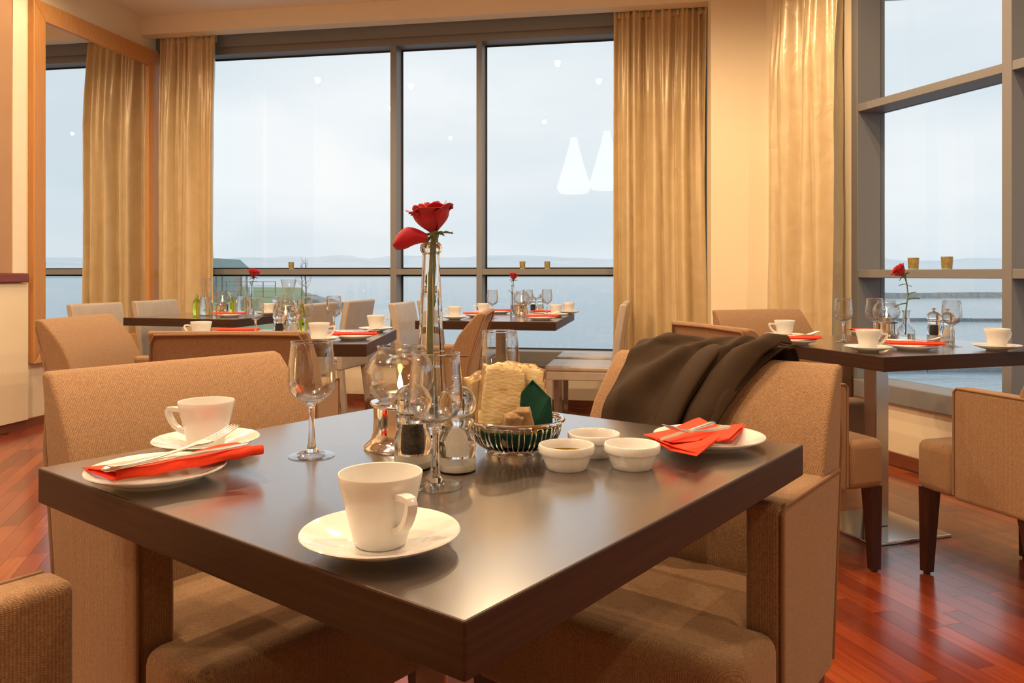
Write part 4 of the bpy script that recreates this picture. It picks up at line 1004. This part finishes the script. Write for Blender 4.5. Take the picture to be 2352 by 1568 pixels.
# ------------------------------------------------------------------ coat over the armchair
def coat():
    rz = face(-e2)
    t = thing('coat', 'dark brown wool coat draped over the back of an armchair', 'coat', (cB.x, cB.y, .50), rz)
    path = [(-.128, .52), (-.130, .58), (-.136, .63), (-.148, .68), (-.176, .74), (-.222, .80), (-.262, .844), (-.290, .866), (-.318, .868), (-.334, .846), (-.322, .80), (-.300, .73), (-.285, .68)]
    P = [Vector((0, y, z)) for y, z in path]; n = len(P) - 1
    def pt(v):
        k = min(int(v * n), n - 1); f = v * n - k
        a = P[k].lerp(P[k + 1], f); d = (P[k + 1] - P[k]).normalized(); return a, Vector((0, d.z, -d.y))
    def xr(v):          # right hand boundary
        if v < .62: return .03 - .18 * (v / .62) ** 1.1
        return -.15 - .03 * (v - .62)
    def xl(v): return .196 + .010 * math.sin(v * 7) + .01 * v
    def fn(a, b):
        v = b; c, nn = pt(v)
        if nn.y < 0 and v < .5: nn = -nn
        x = xl(v) + (xr(v) - xl(v)) * a
        vv = min(v, .62)
        fan = math.atan2(.17 + x * 1.1, .78 - vv)          # folds fan out from the shoulder at the top
        f = .5 + .5 * math.sin(fan * 27 + 1.6 * math.sin(vv * 5.0) + 1.5 * noise.noise(Vector((x * 6, vv * 3, 4))))
        f2 = .5 + .5 * math.sin(fan * 7.3 + 2 + vv * 3)
        amp = .024 * (1 - .70 * max(0, min(1, (v - .42) / .2))) * min(1, .35 + v * 2.2)
        lump = .004 * math.exp(-((x + .055) / .04) ** 2 - ((v - .60) / .12) ** 2) + .006 * math.exp(-((x - .12) / .04) ** 2 - ((v - .55) / .12) ** 2)
        d = .006 + amp * f ** 1.6 + .012 * f2 * (1 - .75 * min(1, v * 1.6)) + lump + .012 * abs(noise.noise(Vector((x * 11 + v * 6, v * 7 - x * 5, 2))))
        d *= (.35 + .65 * min(1, 6 * min(a, 1 - a) + .1))
        p = Vector((x, c.y, c.z)) + nn * (d + .003)
        return (p.x, p.y, p.z - .50)
    obj('body', MB().grid(fn, 84, 70).mesh('body', 'coat_wool', True, 180, fix=False), t, solid=.004)
    # lapel: a second layer folded back along the right hand edge
    def lap(a, b):
        v = .16 + .50 * b; c, nn = pt(v)
        if nn.y < 0 and v < .5: nn = -nn
        x = xr(v) + .004 + a * (.072 * math.sin(PI * min(1, b * .8 + .12)))
        p = Vector((x, c.y, c.z)) + nn * (.014 + .012 * math.sin(PI * a) + .010 * a + .010 * math.exp(-((b - .75) / .18) ** 2))
        return (p.x, p.y, p.z - .50)
    obj('lapel', MB().grid(lap, 14, 40).mesh('lapel', 'coat_wool', True, 180, fix=False), t, solid=.004)
    # sleeve lying across the front
    def sl(v, x, d): c, nn = pt(v); nn = -nn if (nn.y < 0 and v < .5) else nn; q = Vector((x, c.y, c.z)) + nn * d; return (q.x, q.y, q.z - .50)
    path_ = [sl(.56, -.010, .020), sl(.50, .004, .026), sl(.44, .020, .028), sl(.37, .038, .028), sl(.30, .052, .027), sl(.22, .062, .026), sl(.14, .068, .024), sl(.06, .072, .022)]
    obj('sleeve', MB().tube(path_, [.022, .032, .037, .038, .038, .037, .036, .035], 20, flat=(1, .42)).mesh('sleeve', 'coat_wool', True, 80), t, sub=1)
coat()

# ------------------------------------------------------------------ outside: sea, hills, shore
SEA = -4.0
struct('sea', slab([Vector((-7000, -800, 0)), Vector((9000, -800, 0)), Vector((9000, 9000, 0)), Vector((-7000, 9000, 0))], SEA - .5, SEA).mesh('sea', 'sea_water', False))
def hills(name, r0, depth, lo, hi, seed, m, a0=-58, a1=86, base=SEA, steps=220):
    def fn(a, b):
        an = math.radians(a0 + (a1 - a0) * a); r = r0 + depth * b
        h = .5 + .5 * noise.fractal(Vector((a * 15 + seed, b * 1.2, seed)), 1.0, 2.0, 4)
        h = lo + (hi - lo) * max(0, min(1.4, h)); sh = math.sin(PI * min(1, b * 1.02)) ** .7
        rg = 1 + .35 * noise.noise(Vector((a * 40, b * 9, seed)))
        return (math.sin(an) * r, math.cos(an) * r, base - 1 + (h * r0 + 5) * sh * (1 - .12 * (1 - sh) * rg))
    struct(name, MB().grid(fn, steps, 16).mesh(name, m, True, 180, fix=False))
hills('hills_near', 2300, 1500, .004, .026, 3.3, 'hazy_hill')
hills('hills_far', 4200, 2200, .006, .034, 9.1, 'hazy_hill')
hills('shore_far', 960, 320, .0020, .0052, 5.7, 'far_shore')
def lawn():
    P = [(-13, 50), (-20, 76), (-39, 147), (-95, 175), (-140, 60), (-40, 36), (-16, 40)]
    c = Vector((-60, 90, 0)); n = len(P)
    m = MB(); inner = [(x, y, -1.6) for x, y in P]; outer = [(x + (x - c.x) * .05, y + (y - c.y) * .03, SEA - .3) for x, y in P]
    m.add(inner + outer, [tuple(reversed(range(n)))] + [(i, (i + 1) % n, n + (i + 1) % n, n + i) for i in range(n)])
    struct('lawn', m.mesh('lawn', 'lawn_grass', False))
lawn()
def rock(p, s, seed, label, group):
    b = bmesh.new(); bmesh.ops.create_icosphere(b, subdivisions=2, radius=1)
    for v in b.verts:
        v.co *= 1 + .35 * noise.noise(v.co * 1.3 + Vector((seed, 0, 0))); v.co.z *= .62
    me = bpy.data.meshes.new('boulder'); b.to_mesh(me); b.free(); me.materials.append(MATS['rock_grey'])
    tag(obj('boulder', me, None, p, (0, 0, seed), (s, s, s)), label, 'rock', group)
for i in range(14):
    f = i / 13; x = -12.6 - 8 * f + random.uniform(-.4, .4) + 1.1; y = 46 + 34 * f
    rock((x, y, SEA + .5), random.uniform(.7, 1.0), i * 1.7, 'grey shore boulder in the row at the foot of the lawn', 'boulders along the lawn shore')
def jetty(label, a, b, wd, ht, m='rock_grey', name='breakwater'):
    a, b = Vector((*a, 0)), Vector((*b, 0)); d = (b - a).normalized(); n = Vector((-d.y, d.x, 0)); L = (b - a).length
    t = thing(name, label, name.replace('_', ' '), (a.x, a.y, SEA), ang(d))
    k = max(2, int(L / 6))
    for i in range(k):
        r = random.Random(i)
        x0, x1 = L * i / k, L * (i + 1) / k - .05; j = r.uniform(-.06, .06) * ht
        me = MB().hexa([(x0, -wd * .7, -.4), (x1, -wd * .7, -.4), (x1, wd * .7, -.4), (x0, wd * .7, -.4), (x0, -wd / 2, ht + j), (x1, -wd / 2, ht + j), (x1, wd / 2, ht + j), (x0, wd / 2, ht + j)]).mesh('block', m, False)
        obj('block', me, t)
jetty('low stone breakwater reaching into the sea beyond the lawn', (-44, 165), (-25, 112), 3.0, .9)
jetty('dark stone breakwater across the water outside the angled window', (60, 160), (150, 175), 4., 1.0)
jetty('floating timber boom nearer than the stone breakwater', (28, 84), (75, 82), .5, .30, 'timber_grey', 'boom')
jetty('nearest floating timber boom under the angled window', (15, 41), (40, 40), .5, .25, 'timber_grey', 'boom')
t = thing('mooring_post', 'leaning timber mooring post outside the angled window', 'post', (46.5, 92, SEA - .3))
obj('post', MB().tube([(-3.0, 0, 0), (-4.2, 0, 1.9), (-5.3, 0, 3.6)], [.55, .52, .5], 10).mesh('post', 'timber_grey'), t)
obj('cap', MB().lathe([(0, 3.5), (.62, 3.5), (.62, 3.72), (0, 3.8)], 10, (-5.35, 0, .05)).mesh('cap', 'timber_grey'), t)
def house():
    t = thing('house', 'grey waterside house with hipped slate roof at the lawn', 'house', (-34.2, 84, -1.6), math.radians(4))
    obj('wall', MB().box((-6, -4, 0), (4.3, 4, 3.2)).mesh('wall', 'house_render', False), t)
    obj('roof', MB().hexa([(-6.8, -4.8, 3.2), (5.0, -4.8, 3.2), (5.0, 4.8, 3.2), (-6.8, 4.8, 3.2), (-6, -4, 4.15), (4.2, -4, 4.15), (4.2, 4, 4.15), (-6, 4, 4.15)]).mesh('roof', 'roof_slate', False), t)
    obj('chimney', MB().box((1.0, -.4, 4.3), (1.7, .3, 5.3)).mesh('chimney', 'house_render', False), t)
    for x in (-4.2, -1.6, 1.6, 3.0):
        wn = obj('window', MB().box((x - .5, -4.06, 1.0), (x + .5, -4.0, 2.4)).mesh('window', 'lamp_trim', False), t)
        obj('pane', MB().box((x - .42, -4.09, 1.08), (x + .42, -4.06, 2.32)).mesh('pane', 'dark_pane', False), wn)
house()
def pergola():
    t = thing('pergola', 'slim timber pergola on the terrace beside the house', 'pergola', (-27.6, 78, -1.6), math.radians(4))
    for x in (-1.2, 1.2):
        for y in (-1, 1): obj('post', MB().box((x - .07, y - .07, 0), (x + .07, y + .07, 2.9)).mesh('post', 'timber_grey', False), t)
    for y in (-1, 1): obj('beam', MB().box((-1.5, y - .06, 2.9), (1.5, y + .06, 3.1)).mesh('beam', 'timber_grey', False), t)
    for k in range(6): obj('slat', MB().box((-1.3 + k * .52, -1.3, 3.1), (-1.24 + k * .52, 1.3, 3.2)).mesh('slat', 'timber_grey', False), t)
    t = thing('railing', 'thin post and wire railing along the terrace by the lawn', 'railing', (-30, 71, -1.6), 0)
    for k in range(9): obj('post', MB().box((k * 1.1 - .035, -.035, 0), (k * 1.1 + .035, .035, 1.9)).mesh('post', 'timber_grey', False), t)
    for z in (.5, 1.0, 1.5, 1.88): obj('rail', MB().box((0, -.02, z - .022), (8.8, .02, z + .022)).mesh('rail', 'timber_grey', False), t)
pergola()
def sapling(p, label, seed):
    r = random.Random(seed); t = thing('sapling', label, 'tree', p, 0, 'bare saplings on the lawn')
    obj('trunk', MB().tube([(0, 0, 0), (.05, 0, 1.4), (-.03, .05, 2.8), (.02, 0, 4.0)], [.07, .055, .035, .012], 7).mesh('trunk', 'bark'), t)
    for k in range(11):
        z = 1.1 + k * .24; a = k * 2.4 + seed; l = r.uniform(.5, 1.0) * (1.2 - k * .06)
        obj('branch', MB().tube([(0, 0, z), (math.cos(a) * l * .5, math.sin(a) * l * .5, z + l * .5), (math.cos(a) * l * .8, math.sin(a) * l * .8, z + l * 1.15)], [.022, .014, .005], 5).mesh('branch', 'bark'), t)
sapling((-22.3, 84, -1.6), 'bare sapling on the lawn, taller of the two', 1)
sapling((-17.2, 66, -1.7), 'bare sapling on the lawn, closer to the shore', 5)
